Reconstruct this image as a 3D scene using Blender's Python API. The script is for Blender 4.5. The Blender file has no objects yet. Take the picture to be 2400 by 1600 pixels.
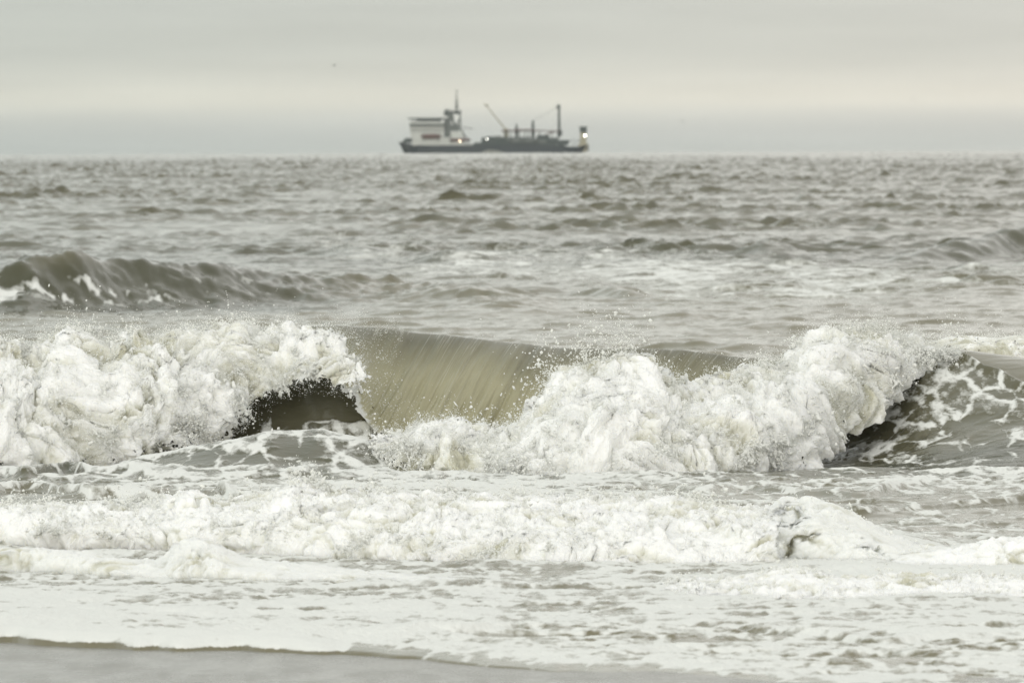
import bpy, bmesh, math, random
import numpy as np
from mathutils import Vector, Matrix, Euler
rng = np.random.default_rng(7)
random.seed(7)
SC = bpy.context.scene
COL = SC.collection

# ------------------------------------------------------------------ camera
H = 2.4                 # eye height over the sea
F = 20000.0             # focal length in photograph pixels (300 mm on 36 mm)
PITCH = 0.022775
ROLL = 0.00375
cam_d = bpy.data.cameras.new('camera')
cam = bpy.data.objects.new('camera', cam_d); COL.objects.link(cam)
cam_d.sensor_width = 36.0; cam_d.lens = 300.0
cam_d.clip_start = 0.5; cam_d.clip_end = 40000.0
cam.matrix_world = (Matrix.Translation((0, 0, H)) @ Matrix.Rotation(math.pi/2 - PITCH, 4, 'X')
                    @ Matrix.Rotation(-ROLL, 4, 'Z'))
cam_d.dof.use_dof = True
cam_d.dof.focus_distance = 61.0
cam_d.dof.aperture_fstop = 9.5
SC.camera = cam

# ------------------------------------------------------------------ sky + sun (bright overcast)
SUN_EL, SUN_ROT = math.radians(14), math.radians(200)
world = bpy.data.worlds.new("World"); SC.world = world; world.use_nodes = True
wt = world.node_tree; wn = wt.nodes; wl = wt.links
wn.clear()
wout = wn.new('ShaderNodeOutputWorld'); bg = wn.new('ShaderNodeBackground')
sky = wn.new('ShaderNodeTexSky'); sky.sky_type = 'NISHITA'; sky.sun_disc = False
sky.sun_elevation = SUN_EL; sky.sun_rotation = SUN_ROT; sky.dust_density = 4.0; sky.air_density = 1.0
tc = wn.new('ShaderNodeTexCoord'); sep = wn.new('ShaderNodeSeparateXYZ')
wl.new(tc.outputs['Generated'], sep.inputs[0])
def mkramp(pts, top):
    rp = wn.new('ShaderNodeValToRGB'); r = rp.color_ramp; r.interpolation = 'B_SPLINE'
    r.elements[0].position = 0; r.elements[0].color = (*pts[0][1], 1)
    r.elements[1].position = 1; r.elements[1].color = (*pts[-1][1], 1)
    for p, c in pts[1:-1]:
        e = r.elements.new(p/top); e.color = (*c, 1)
    q = wn.new('ShaderNodeMapRange'); q.inputs['From Max'].default_value = top
    wl.new(sep.outputs['Z'], q.inputs['Value']); wl.new(q.outputs['Result'], rp.inputs['Fac'])
    return rp.outputs['Color']
# elevation given as its sine: grey-blue at the horizon, a pale warm break in the cloud, grey above
low = mkramp([(0.0, (.575, .60, .565)), (0.0018, (.60, .615, .58)), (0.0038, (.70, .70, .64)), (0.0055, (.85, .82, .715)), (0.0075, (.75, .735, .655)),
              (0.011, (.635, .64, .585)), (0.018, (.60, .61, .565)), (0.04, (.78, .79, .755))], .04)
high = mkramp([(0.0, (.74, .75, .715)), (0.08, (.97, .975, .925)), (0.3, (.98, .985, .945)), (1.0, (.86, .87, .85))], 1.0)
gt = wn.new('ShaderNodeMath'); gt.operation = 'GREATER_THAN'; gt.inputs[1].default_value = .04; wl.new(sep.outputs['Z'], gt.inputs[0])
ramp = wn.new('ShaderNodeMix'); ramp.data_type = 'RGBA'
wl.new(gt.outputs[0], ramp.inputs['Factor']); wl.new(low, ramp.inputs['A']); wl.new(high, ramp.inputs['B'])
# the left side of the cloud deck is a little darker, the right warmer (sun behind cloud)
mr = wn.new('ShaderNodeMapRange'); mr.inputs['From Min'].default_value = -0.065; mr.inputs['From Max'].default_value = 0.065
wl.new(sep.outputs['X'], mr.inputs['Value'])
tint = wn.new('ShaderNodeMix'); tint.data_type = 'RGBA'
tint.inputs['A'].default_value = (.915, .945, .935, 1); tint.inputs['B'].default_value = (1.07, 1.05, 1.03, 1)
wl.new(mr.outputs['Result'], tint.inputs['Factor'])
mul = wn.new('ShaderNodeMix'); mul.data_type = 'RGBA'; mul.blend_type = 'MULTIPLY'; mul.inputs['Factor'].default_value = 1
wl.new(ramp.outputs['Result'], mul.inputs['A']); wl.new(tint.outputs['Result'], mul.inputs['B'])
# soft cloud unevenness
cn = wn.new('ShaderNodeTexNoise'); cn.inputs['Scale'].default_value = 5.0; cn.inputs['Detail'].default_value = 4
cm = wn.new('ShaderNodeMapping'); cm.inputs['Scale'].default_value = (6, 6, 70)
wl.new(tc.outputs['Generated'], cm.inputs['Vector']); wl.new(cm.outputs['Vector'], cn.inputs['Vector'])
cr = wn.new('ShaderNodeMapRange'); cr.inputs['To Min'].default_value = 0.90; cr.inputs['To Max'].default_value = 1.09
wl.new(cn.outputs['Fac'], cr.inputs['Value'])
mul2 = wn.new('ShaderNodeVectorMath'); mul2.operation = 'SCALE'
wl.new(mul.outputs['Result'], mul2.inputs[0]); wl.new(cr.outputs['Result'], mul2.inputs['Scale'])
skym = wn.new('ShaderNodeVectorMath'); skym.operation = 'SCALE'; skym.inputs['Scale'].default_value = 0.0075
wl.new(sky.outputs['Color'], skym.inputs[0])
addw = wn.new('ShaderNodeVectorMath'); addw.operation = 'ADD'
wl.new(mul2.outputs[0], addw.inputs[0]); wl.new(skym.outputs[0], addw.inputs[1])
wl.new(addw.outputs[0], bg.inputs['Color']); bg.inputs['Strength'].default_value = 1.0
wl.new(bg.outputs[0], wout.inputs['Surface'])
sd = bpy.data.lights.new('sun', 'SUN'); sd.energy = 1.15; sd.angle = math.radians(30); sd.color = (1, .97, .92)
so = bpy.data.objects.new('sun', sd); COL.objects.link(so)
so.rotation_euler = Vector((math.sin(SUN_ROT)*math.cos(SUN_EL), math.cos(SUN_ROT)*math.cos(SUN_EL), math.sin(SUN_EL))).to_track_quat('Z', 'Y').to_euler()
so.location = (60, 100, 80)
SC.view_settings.view_transform = 'Standard'; SC.view_settings.look = 'None'
SC.view_settings.exposure = 0.0; SC.view_settings.gamma = 1.0
SC.render.engine = 'CYCLES'
SC.cycles.max_bounces = 7; SC.cycles.diffuse_bounces = 5; SC.cycles.glossy_bounces = 2
SC.cycles.transmission_bounces = 2; SC.cycles.transparent_max_bounces = 6; SC.cycles.volume_bounces = 0
SC.cycles.caustics_reflective = False; SC.cycles.caustics_refractive = False

# ------------------------------------------------------------------ helpers
RE = 9.6e6
def sea_drop(d): return -np.square(d) / (2*RE)
def unroll(px, py):
    sx = np.asarray(px, float) - 1200; sy = np.asarray(py, float) - 800
    return sx - sy*ROLL, sy + sx*ROLL
def zat(px, py, d):
    xu, yu = unroll(px, py)
    return H - d*np.tan(PITCH + np.arctan(yu/F))
def xat(px, py, d):
    xu, yu = unroll(px, py); return xu/F*d
def dat(px, py, z=0.0):
    """distance at which the pixel's ray meets height z"""
    xu, yu = unroll(px, py); return (H - z)/np.tan(PITCH + np.arctan(yu/F))
def crv(pts):
    p = np.array(pts, float)
    def f(x):
        x = np.asarray(x, float)
        # smoothed piecewise linear (three shifted samples)
        return sum(np.interp(x+o, p[:, 0], p[:, 1]) for o in (-14, -5, 5, 14))/4
    return f
def sst(a, b, x):
    t = np.clip((x-a)/(b-a), 0, 1); return t*t*(3-2*t)

def tag(o, label=None, cat=None, group=None, kind=None):
    if label: o['label'] = label
    if cat: o['category'] = cat
    if group: o['group'] = group
    if kind: o['kind'] = kind
    return o
def empty(name, loc=(0, 0, 0), rz=0):
    o = bpy.data.objects.new(name, None); COL.objects.link(o); o.location = loc; o.rotation_euler = (0, 0, rz); o.empty_display_size = .2
    return o
def mesh_np(name, V, Fq, mat, parent=None, attrs=None, smooth=True):
    V = np.ascontiguousarray(V, np.float32); Fq = np.ascontiguousarray(Fq, np.int32)
    me = bpy.data.meshes.new(name); k = Fq.shape[1]
    me.vertices.add(len(V)); me.vertices.foreach_set('co', V.ravel())
    me.loops.add(Fq.size); me.loops.foreach_set('vertex_index', Fq.ravel())
    me.polygons.add(len(Fq)); me.polygons.foreach_set('loop_start', np.arange(len(Fq), dtype=np.int32)*k)
    me.polygons.foreach_set('loop_total', np.full(len(Fq), k, np.int32))
    me.polygons.foreach_set('use_smooth', np.full(len(Fq), smooth))
    for an, av in (attrs or {}).items():
        if av.ndim == 1:
            a = me.attributes.new(an, 'FLOAT', 'POINT'); a.data.foreach_set('value', np.ascontiguousarray(av, np.float32))
        else:
            a = me.attributes.new(an, 'FLOAT_VECTOR', 'POINT'); a.data.foreach_set('vector', np.ascontiguousarray(av, np.float32).ravel())
    me.update(calc_edges=True); me.materials.append(mat)
    o = bpy.data.objects.new(name, me); COL.objects.link(o)
    if parent: o.parent = parent
    return o
def grid_faces(nr, nc, off=0):
    i = np.arange(nr*nc, dtype=np.int32).reshape(nr, nc) + off
    return np.stack([i[:-1, :-1], i[:-1, 1:], i[1:, 1:], i[1:, :-1]], -1).reshape(-1, 4)

# band-limited periodic noise volume / tiles
def band_volume(n, lo, hi, seed):
    g = np.random.default_rng(seed).standard_normal((n, n, n)).astype(np.float32)
    f = np.fft.rfftn(g); k = np.fft.fftfreq(n)*n; kz = np.arange(n//2+1)
    kk = np.sqrt(k[:, None, None]**2 + k[None, :, None]**2 + kz[None, None, :]**2)
    m = np.exp(-(np.log(np.maximum(kk, .1)/np.sqrt(lo*hi))/np.log(hi/lo)*1.6)**2)
    v = np.fft.irfftn(f*m, s=(n, n, n)).astype(np.float32); return v/v.std()
VOL = [band_volume(64, 5, 11, s) for s in (1, 2, 3)]     # ~8 features per period
VOLF = [v.ravel() for v in VOL]
def n3(P, freq, which=0, off=0.0):
    """noise with `freq` features per metre at points P(n,3)"""
    V = VOLF[which]
    q = (P*(freq*8.0) + np.array([off*17.3, off*9.1, off*5.7])).astype(np.float32)
    fl = np.floor(q); f = q - fl; i0 = fl.astype(np.int32) & 63; i1 = (i0+1) & 63
    x0 = i0[:, 0] << 12; x1 = i1[:, 0] << 12; y0 = i0[:, 1] << 6; y1 = i1[:, 1] << 6; z0 = i0[:, 2]; z1 = i1[:, 2]
    fz = f[:, 2]
    def L(o):
        a = V.take(o+z0); b = V.take(o+z1); return a + (b-a)*fz
    c00 = L(x0+y0); c01 = L(x0+y1); c10 = L(x1+y0); c11 = L(x1+y1)
    fy = f[:, 1]
    c0 = c00 + (c01-c00)*fy; c1 = c10 + (c11-c10)*fy
    return (c0 + (c1-c0)*f[:, 0])*.75
def fbm(P, freq, octs, which=0, gain=.5, mode=''):
    a, s = 1.0, 0; tot = 0
    for o in range(octs):
        n = n3(P, freq*2.03**o, (which+o) % 3, o+which)
        if mode == 'billow': n = np.abs(n)*2-1
        elif mode == 'ridge': n = 1-2*np.abs(n)
        elif mode == 'puff': n = np.tanh(1.4*np.sqrt(n*n+.05))*2-1.1
        s = s + a*n; tot += a; a *= gain
    return s/tot

def ocean_tile(N, L, kp, spread, lo, hi, seed, expo=-3.2):
    g = np.random.default_rng(seed); k = np.fft.fftfreq(N)*N*2*math.pi/L
    kx, ky = np.meshgrid(k, k, indexing='xy'); kk = np.hypot(kx, ky); kk[0, 0] = 1e-6
    th = np.abs(ky)/kk
    amp = kk**expo*np.exp(-(kp/kk)**2)*(.08+th**spread)
    amp[(kk > 2*math.pi/lo) | (kk < 2*math.pi/hi)] = 0
    f = amp*np.fft.fft2(g.standard_normal((N, N)))
    h = np.real(np.fft.ifft2(f)); s = h.std()
    dx = np.real(np.fft.ifft2(-1j*kx/kk*f)); dy = np.real(np.fft.ifft2(-1j*ky/kk*f))
    return np.stack([h, -dx, -dy], -1).astype(np.float32)/s
def samp(T, L, x, y, ox=0., oy=0., rot=0.):
    N = T.shape[0]; c, s = math.cos(rot), math.sin(rot)
    u = ((x*c+y*s)+ox)/L*N; v = ((-x*s+y*c)+oy)/L*N
    iu = np.floor(u).astype(np.int64); iv = np.floor(v).astype(np.int64)
    fu = (u-iu)[..., None].astype(np.float32); fv = (v-iv)[..., None].astype(np.float32)
    a = iu % N; b = (iu+1) % N; cc = iv % N; d = (iv+1) % N
    return (T[cc, a]*(1-fu)+T[cc, b]*fu)*(1-fv) + (T[d, a]*(1-fu)+T[d, b]*fu)*fv

# ------------------------------------------------------------------ materials
def mat(name): 
    m = bpy.data.materials.new(name); m.use_nodes = True
    return m, m.node_tree.nodes, m.node_tree.links, m.node_tree.nodes['Principled BSDF']
def attr(n, name):
    a = n.new('ShaderNodeAttribute'); a.attribute_name = name; return a
def mixc(n, l, fac, a, b):
    x = n.new('ShaderNodeMix'); x.data_type = 'RGBA'
    if isinstance(a, tuple): x.inputs['A'].default_value = (*a, 1)
    else: l.new(a, x.inputs['A'])
    if isinstance(b, tuple): x.inputs['B'].default_value = (*b, 1)
    else: l.new(b, x.inputs['B'])
    l.new(fac, x.inputs['Factor']); return x.outputs['Result']
def mapr(n, l, v, a, b, c, d, clamp=True):
    x = n.new('ShaderNodeMapRange'); x.clamp = clamp
    for nm, val in zip(('From Min', 'From Max', 'To Min', 'To Max'), (a, b, c, d)): x.inputs[nm].default_value = val
    l.new(v, x.inputs['Value']); return x.outputs['Result']
def noise(n, l, vec, scale, detail=3, rough=.55, dist=0.):
    x = n.new('ShaderNodeTexNoise'); x.inputs['Scale'].default_value = scale; x.inputs['Detail'].default_value = detail
    x.inputs['Roughness'].default_value = rough; x.inputs['Distortion'].default_value = dist
    if vec is not None: l.new(vec, x.inputs['Vector'])
    return x.outputs['Fac']
def mapping(n, l, vec, sc):
    x = n.new('ShaderNodeMapping'); x.inputs['Scale'].default_value = sc; l.new(vec, x.inputs['Vector']); return x.outputs['Vector']
def bump(n, l, h, strength, dist, normal=None):
    b = n.new('ShaderNodeBump'); b.inputs['Strength'].default_value = strength; b.inputs['Distance'].default_value = dist
    l.new(h, b.inputs['Height'])
    if normal: l.new(normal, b.inputs['Normal'])
    return b.outputs['Normal']
WHITE = (.75, .76, .735); FOAMW = (.945, .95, .925)
def m_water():
    m, n, l, p = mat('sea_water')
    g = n.new('ShaderNodeNewGeometry').outputs['Position']
    fo = attr(n, 'foam').outputs['Fac']
    n1 = noise(n, l, mapping(n, l, g, (3, 1.2, 3)), 4.0, 5, .6)
    # foam edge broken up by fine bubbles
    s = n.new('ShaderNodeMath'); s.operation = 'ADD'; l.new(fo, s.inputs[0])
    vw = n.new('ShaderNodeTexVoronoi'); vw.feature = 'DISTANCE_TO_EDGE'; vw.inputs['Scale'].default_value = 1.0
    wv = n.new('ShaderNodeTexNoise'); wv.inputs['Scale'].default_value = 3.0; wv.inputs['Detail'].default_value = 4; l.new(g, wv.inputs['Vector'])
    wa = n.new('ShaderNodeVectorMath'); wa.operation = 'MULTIPLY_ADD'; l.new(wv.outputs['Color'], wa.inputs[0]); wa.inputs[1].default_value = (.9, .9, .5)
    l.new(mapping(n, l, g, (4.0, 1.6, 4.0)), wa.inputs[2]); l.new(wa.outputs[0], vw.inputs['Vector'])
    lc = mapr(n, l, vw.outputs['Distance'], 0, .13, .26, -.10)
    sn = n.new('ShaderNodeMath'); sn.operation = 'ADD'; l.new(mapr(n, l, n1, .25, .75, -.30, .26), sn.inputs[0]); l.new(lc, sn.inputs[1])
    # beyond the surf the foam is old and smeared, without bubbles lace
    gy = n.new('ShaderNodeSeparateXYZ'); l.new(g, gy.inputs[0])
    fd = mapr(n, l, gy.outputs['Y'], 72, 95, 1., .22)
    sm = n.new('ShaderNodeMath'); sm.operation = 'MULTIPLY'; l.new(sn.outputs[0], sm.inputs[0]); l.new(fd, sm.inputs[1])
    l.new(sm.outputs[0], s.inputs[1])
    fm = mapr(n, l, s.outputs[0], .37, .68, 0, 1)
    deep = noise(n, l, mapping(n, l, g, (.15, .06, .15)), 1.0, 3)
    wc = mixc(n, l, deep, (.050, .052, .030), (.088, .088, .056))
    sand = attr(n, 'silt').outputs['Fac']
    wc = mixc(n, l, sand, wc, (.30, .27, .185))
    c = mixc(n, l, fm, wc, WHITE)
    l.new(c, p.inputs['Base Color'])
    l.new(mapr(n, l, fm, 0, 1, .09, .75), p.inputs['Roughness'])
    p.inputs['IOR'].default_value = 1.33; p.inputs['Specular Tint'].default_value = (1, 1, .89, 1)
    rip = noise(n, l, mapping(n, l, g, (1.3, 2.4, 1.3)), 9.0, 4, .6)
    b1 = bump(n, l, rip, .24, .012)
    fb = noise(n, l, mapping(n, l, g, (1, .6, 1)), 26.0, 3, .6)
    hb = n.new('ShaderNodeMath'); hb.operation = 'MULTIPLY'; l.new(fb, hb.inputs[0]); l.new(fm, hb.inputs[1])
    b2 = bump(n, l, hb.outputs[0], .5, .012, b1)
    l.new(b2, p.inputs['Normal'])
    return m
def m_foam(FOAMW_=FOAMW):
    """aerated water: white foam with khaki turbid water where it is thin"""
    m, n, l, p = mat('white_foam')
    g = n.new('ShaderNodeNewGeometry').outputs['Position']
    a = attr(n, 'aer').outputs['Fac']
    n1 = noise(n, l, g, 20.0, 6, .7)
    s = n.new('ShaderNodeMath'); s.operation = 'ADD'; l.new(a, s.inputs[0]); l.new(mapr(n, l, n1, .25, .75, -.22, .22), s.inputs[1])
    fm = mapr(n, l, s.outputs[0], .12, .85, 0, 1)
    c = mixc(n, l, fm, (.53, .52, .42), FOAMW_)
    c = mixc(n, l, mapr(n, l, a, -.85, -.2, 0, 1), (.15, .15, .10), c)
    l.new(c, p.inputs['Base Color'])
    l.new(mapr(n, l, fm, 0, 1, .35, .85), p.inputs['Roughness'])
    p.inputs['IOR'].default_value = 1.33
    n2 = noise(n, l, g, 70.0, 4, .7)
    l.new(bump(n, l, n2, .5, .012), p.inputs['Normal'])
    p.inputs['Subsurface Weight'].default_value = .8; p.inputs['Subsurface Radius'].default_value = (1., .97, .9)
    p.inputs['Subsurface Scale'].default_value = .11
    return m
def m_lip():
    m, n, l, p = mat('curling_water')
    uv = attr(n, 'flow').outputs['Vector']
    st = noise(n, l, mapping(n, l, uv, (9, 1.1, 1)), 1.0, 5, .6, .3)
    st2 = noise(n, l, mapping(n, l, uv, (26, 2.2, 1)), 1.0, 3, .6)
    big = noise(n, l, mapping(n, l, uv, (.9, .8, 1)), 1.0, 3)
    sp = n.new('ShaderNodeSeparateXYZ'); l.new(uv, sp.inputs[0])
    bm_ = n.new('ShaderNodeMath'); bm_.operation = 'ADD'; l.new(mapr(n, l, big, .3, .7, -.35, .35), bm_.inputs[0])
    l.new(mapr(n, l, sp.outputs['Y'], .35, .95, .0, 1.0), bm_.inputs[1])      # sheet thins towards its edge; dark crest shading is painted in too
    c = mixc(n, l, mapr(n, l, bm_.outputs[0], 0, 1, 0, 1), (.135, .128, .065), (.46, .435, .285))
    fo = attr(n, 'foam').outputs['Fac']
    s = n.new('ShaderNodeMath'); s.operation = 'ADD'; l.new(fo, s.inputs[0]); l.new(mapr(n, l, st2, .3, .7, -.3, .3), s.inputs[1])
    fm = mapr(n, l, s.outputs[0], .45, .75, 0, 1)
    # fine pale threads of air along the flow; at the crest they paint highlights
    thr = mapr(n, l, noise(n, l, mapping(n, l, uv, (30, 1.3, 1)), 1.0, 4, .7, .5), .54, .68, 0, .85)
    patch = mapr(n, l, noise(n, l, mapping(n, l, uv, (2.2, .9, 1)), 1.0, 3), .42, .62, 0, 1)
    pc_ = n.new('ShaderNodeMath'); pc_.operation = 'MAXIMUM'; l.new(patch, pc_.inputs[0]); l.new(mapr(n, l, sp.outputs['Y'], .34, .62, .9, 0), pc_.inputs[1]); patch = pc_.outputs[0]
    tm = n.new('ShaderNodeMath'); tm.operation = 'MULTIPLY'; l.new(thr, tm.inputs[0]); l.new(patch, tm.inputs[1])
    c = mixc(n, l, tm.outputs[0], c, (.60, .59, .50))
    c2 = mixc(n, l, fm, c, WHITE)
    l.new(c2, p.inputs['Base Color']); l.new(mapr(n, l, fm, 0, 1, .2, .8), p.inputs['Roughness']); p.inputs['IOR'].default_value = 1.33
    b = bump(n, l, st, .6, .03); b = bump(n, l, st2, .5, .010, b); l.new(b, p.inputs['Normal'])
    tl = n.new('ShaderNodeBsdfTranslucent'); l.new(c2, tl.inputs['Color']); l.new(b, tl.inputs['Normal'])
    mt = n.new('ShaderNodeMixShader'); mt.inputs[0].default_value = .3
    l.new(p.outputs[0], mt.inputs[1]); l.new(tl.outputs[0], mt.inputs[2])
    l.new(mt.outputs[0], n['Material Output'].inputs['Surface'])
    return m
def m_drop():
    m, n, l, p = mat('spray_drops'); p.inputs['Base Color'].default_value = (.93, .935, .91, 1)
    p.inputs['Roughness'].default_value = .6; p.inputs['IOR'].default_value = 1.33
    tl = n.new('ShaderNodeBsdfTranslucent'); tl.inputs['Color'].default_value = (.93, .935, .91, 1)
    mt = n.new('ShaderNodeMixShader'); mt.inputs[0].default_value = .3
    l.new(p.outputs[0], mt.inputs[1]); l.new(tl.outputs[0], mt.inputs[2]); l.new(mt.outputs[0], n['Material Output'].inputs['Surface'])
    return m
def m_sand():
    m, n, l, p = mat('wet_sand')
    g = n.new('ShaderNodeNewGeometry').outputs['Position']
    a = noise(n, l, mapping(n, l, g, (1.5, .35, 1)), 3.0, 5, .6)
    c = mixc(n, l, a, (.17, .165, .145), (.24, .232, .205))
    fr = noise(n, l, mapping(n, l, g, (2.2, 5.5, 1)), 2.0, 6, .68); c = mixc(n, l, mapr(n, l, fr, .56, .68, 0, .5), c, (.6, .6, .57))
    l.new(c, p.inputs['Base Color']); l.new(mapr(n, l, a, .3, .7, .14, .36), p.inputs['Roughness']); p.inputs['IOR'].default_value = 1.33
    f = noise(n, l, g, 60.0, 4, .7); l.new(bump(n, l, f, .7, .006), p.inputs['Normal'])
    return m
def paint(name, col, rough=.5, vary=.12, scale=.3, metal=0.):
    m, n, l, p = mat(name)
    g = n.new('ShaderNodeTexCoord').outputs['Object']
    a = noise(n, l, mapping(n, l, g, (1, 1, .4)), scale, 5, .65)
    c = mixc(n, l, a, tuple(v*(1-vary*2) for v in col), tuple(min(1, v*(1+vary)) for v in col))
    l.new(c, p.inputs['Base Color']); p.inputs['Roughness'].default_value = rough; p.inputs['Metallic'].default_value = metal
    return m
def lampm(name, col, s):
    m, n, l, p = mat(name); p.inputs['Emission Color'].default_value = (*col, 1); p.inputs['Emission Strength'].default_value = s
    return m
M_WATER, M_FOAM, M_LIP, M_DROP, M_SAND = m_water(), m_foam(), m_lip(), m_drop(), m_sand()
M_CREAM = m_foam((.80, .81, .785))

# ------------------------------------------------------------------ wave layout (pixel curves -> world)
# main breaker crest line (height and distance)
MC_PX = crv([(-2500, 800), (-300, 810), (0, 812), (300, 800), (620, 775), (800, 766), (900, 772), (1080, 795), (1300, 822), (1480, 822), (1600, 822), (1760, 845), (1860, 850),
             (1950, 835), (2060, 822), (2170, 812), (2260, 822), (2400, 838), (2700, 850), (5000, 850)])
MC_D = crv([(-2500, 67), (0, 66.6), (800, 66.4), (1400, 66.8), (1800, 67.2), (2170, 66.3), (2400, 66.0), (2800, 66.5), (5000, 66)])
def main_crest(px):
    d = MC_D(px); return d, zat(px, MC_PX(px), d)

def ridge(px, d, dc, A, wf, wb, p=1.0):
    s = d - dc
    w = np.where(s < 0, wf, wb)
    return A*np.exp(-np.abs(s/w)**2)

def ground_py(px, d):
    """photo row of flat sea at distance d"""
    return 344.5 - (px-1200)*ROLL + H*F/np.maximum(d, 1)

# foam cover over (column, row of the flat sea), values sampled from how the shore break looks
FPX = np.array([-800, 0, 200, 400, 600, 800, 1000, 1200, 1400, 1600, 1800, 2000, 2200, 2400, 3200])
FROWS = [
 (366, [0]*15),
 (470, [0]*15),
 (520, [0, 0, 0, 0, .15, .1, 0, 0, 0, 0, .05, .05, 0, 0, 0]),
 (545, [0, .2, .2, .1, .25, .2, .1, .05, 0, .05, .3, .15, 0, 0, 0]),
 (575, [.2, .3, .3, .15, .2, .25, .2, .1, .15, .05, .1, .05, 0, 0, 0]),
 (605, [0, .1, .1, .1, .15, .25, .3, .42, .38, .3, .12, .0, 0, 0, 0]),
 (640, [.1, .15, .15, .1, .1, .2, .35, .45, .48, .48, .4, .35, .35, .3, .3]),
 (675, [.25, .3, .28, .26, .3, .2, .05, .05, .3, .42, .4, .4, .32, .2, .1]),
 (705, [.32, .35, .3, .3, .1, .05, .0, .02, .1, .3, .38, .3, .1, .05, .1]),
 (735, [.3, .3, .3, .1, 0, 0, .0, .0, .0, .15, .15, .05, 0, 0, 0]),
 (790, [.1, .15, .15, .1, 0, 0, 0, 0, 0, 0, 0, 0, 0, 0, 0]),
 (950, [.2, .25, .3, .25, .2, .1, 0, 0, 0, .1, .1, .1, .1, .1, .1]),
 (1062, [.3, .5, .5, .4, .25, .15, .1, .3, .3, .2, .4, .5, .25, .2, .2]),
 (1072, [.5, .6, .5, .4, .2, .2, .3, .5, .5, .5, .45, .60, .60, .52, .4]),
 (1085, [.5, .6, .5, .4, .3, .4, .5, .6, .6, .5, .2, .42, .50, .46, .4]),
 (1100, [.4, .5, .5, .34, .45, .7, .7, .8, .8, .6, .12, .25, .42, .42, .4]),
 (1112, [.4, .3, .55, .6, .75, .8, .8, .9, .8, .7, .4, .42, .5, .7, .6]),
 (1140, [.4, .42, .5, .6, .7, .75, .85, .9, .75, .62, .62, .62, .6, .6, .6]),
 (1170, [.4, .42, .45, .55, .6, .6, .75, .8, .8, .6, .5, .45, .35, .4, .5]),
 (1200, [.5, .4, .4, .5, .6, .7, .7, .7, .7, .6, .5, .3, .35, .42, .5]),
 (1260, [.6, .5, .5, .5, .6, .7, .7, .7, .7, .7, .7, .55, .42, .55, .5]),
 (1290, [.5, .52, .5, .4, .45, .6, .6, .6, .6, .6, .8, .8, .7, .8, .8]),
 (1330, [.5, .7, .6, .45, .5, .5, .55, .6, .6, .6, .8, .9, .8, .8, .8]),
 (1360, [.6, .6, .5, .55, .5, .55, .5, .5, .6, .6, .8, .8, .8, .8, .8]),
 (1400, [.7, .85, .65, .6, .6, .65, .65, .6, .6, .7, .8, .8, .8, .8, .8]),
 (1440, [.9, .95, .8, .7, .6, .7, .7, .6, .6, .65, .6, .62, .6, .6, .6]),
 (1470, [.9, .98, .9, .8, .8, .8, .85, .7, .62, .65, .6, .6, .7, .6, .6]),
 (1510, [.95, 1, 1, 1, 1, 1, 1, .8, .65, .62, .62, .6, .65, .7, .6]),
 (1560, [.95, 1, 1, 1, 1, 1, 1, 1, .95, .9, .8, .62, .62, .65, .6]),
 (1700, [.9]*15),
]
FROWS = [(a, [x*(.4 if i_ < 5 else 1.2) for i_, x in enumerate(b)] if 560 < a < 740 else b) for a, b in FROWS]
FROWS = [(a, [x*(0. if i_ < 6 else 1.) for i_, x in enumerate(b)] if 620 < a < 960 else b) for a, b in FROWS]
FROWS = [(a, [x+.16 for x in b] if 1280 < a < 1480 else b) for a, b in FROWS]
FPY = np.array([q[0] for q in FROWS], float); FV = np.array([q[1] for q in FROWS], float)
def foam_map(px, py):
    i = np.clip(np.searchsorted(FPX, px)-1, 0, len(FPX)-2); j = np.clip(np.searchsorted(FPY, py)-1, 0, len(FPY)-2)
    u = np.clip((px-FPX[i])/(FPX[i+1]-FPX[i]), 0, 1); v = np.clip((py-FPY[j])/(FPY[j+1]-FPY[j]), 0, 1)
    u = u*u*(3-2*u); v = v*v*(3-2*v)
    return (FV[j, i]*(1-u)+FV[j, i+1]*u)*(1-v) + (FV[j+1, i]*(1-u)+FV[j+1, i+1]*u)*v

SHORE = crv([(-4000, 1440), (-300, 1482), (0, 1490), (300, 1505), (600, 1519), (760, 1526), (800, 1520), (1000, 1542), (1300, 1572), (1700, 1598), (2100, 1625), (2500, 1650), (6000, 1800)])
TA = ocean_tile(1024, 53.0, 1.9, 1.4, .12, 9, 11, -2.25)
TAF = ocean_tile(1024, 53.0, 1.9, 1.2, .38, 7, 11, -2.0)
TB = ocean_tile(512, 9.7, 5.0, 1.4, .04, 2.5, 12, -1.9)
TC = ocean_tile(512, 31.0, 1.3, 1.0, .3, 12, 13, -2.2)

# extra hand placed swells: (px0, px1, crest curve px->row, distance curve, front width, back width, fade)
def hump(px, d, cx, wx, dc, A, wf, wb, tilt=0.0):
    t = (px-cx)/wx
    return ridge(px, d, dc + tilt*t, 1, wf, wb)*A*np.exp(-np.abs(t)**2.4)

BL_PX = crv([(-2500, 640), (-400, 640), (-150, 660), (-40, 640), (60, 592), (150, 580), (230, 592), (330, 602), (420, 612), (540, 606), (600, 622), (700, 632), (800, 645), (900, 655), (960, 658), (1050, 656), (1150, 668), (1300, 700), (1420, 735), (5000, 760)])
BL_D = crv([(-2500, 124), (0, 126), (300, 128), (600, 131), (900, 133), (1200, 130), (1500, 127), (5000, 122)])
BR_PX = crv([(-100, 700), (2000, 640), (2100, 612), (2200, 580), (2300, 556), (2400, 535), (2600, 520), (2900, 560), (5000, 620)])
BR_D = crv([(0, 160), (2000, 172), (2400, 182), (3000, 182), (5000, 180)])

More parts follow.
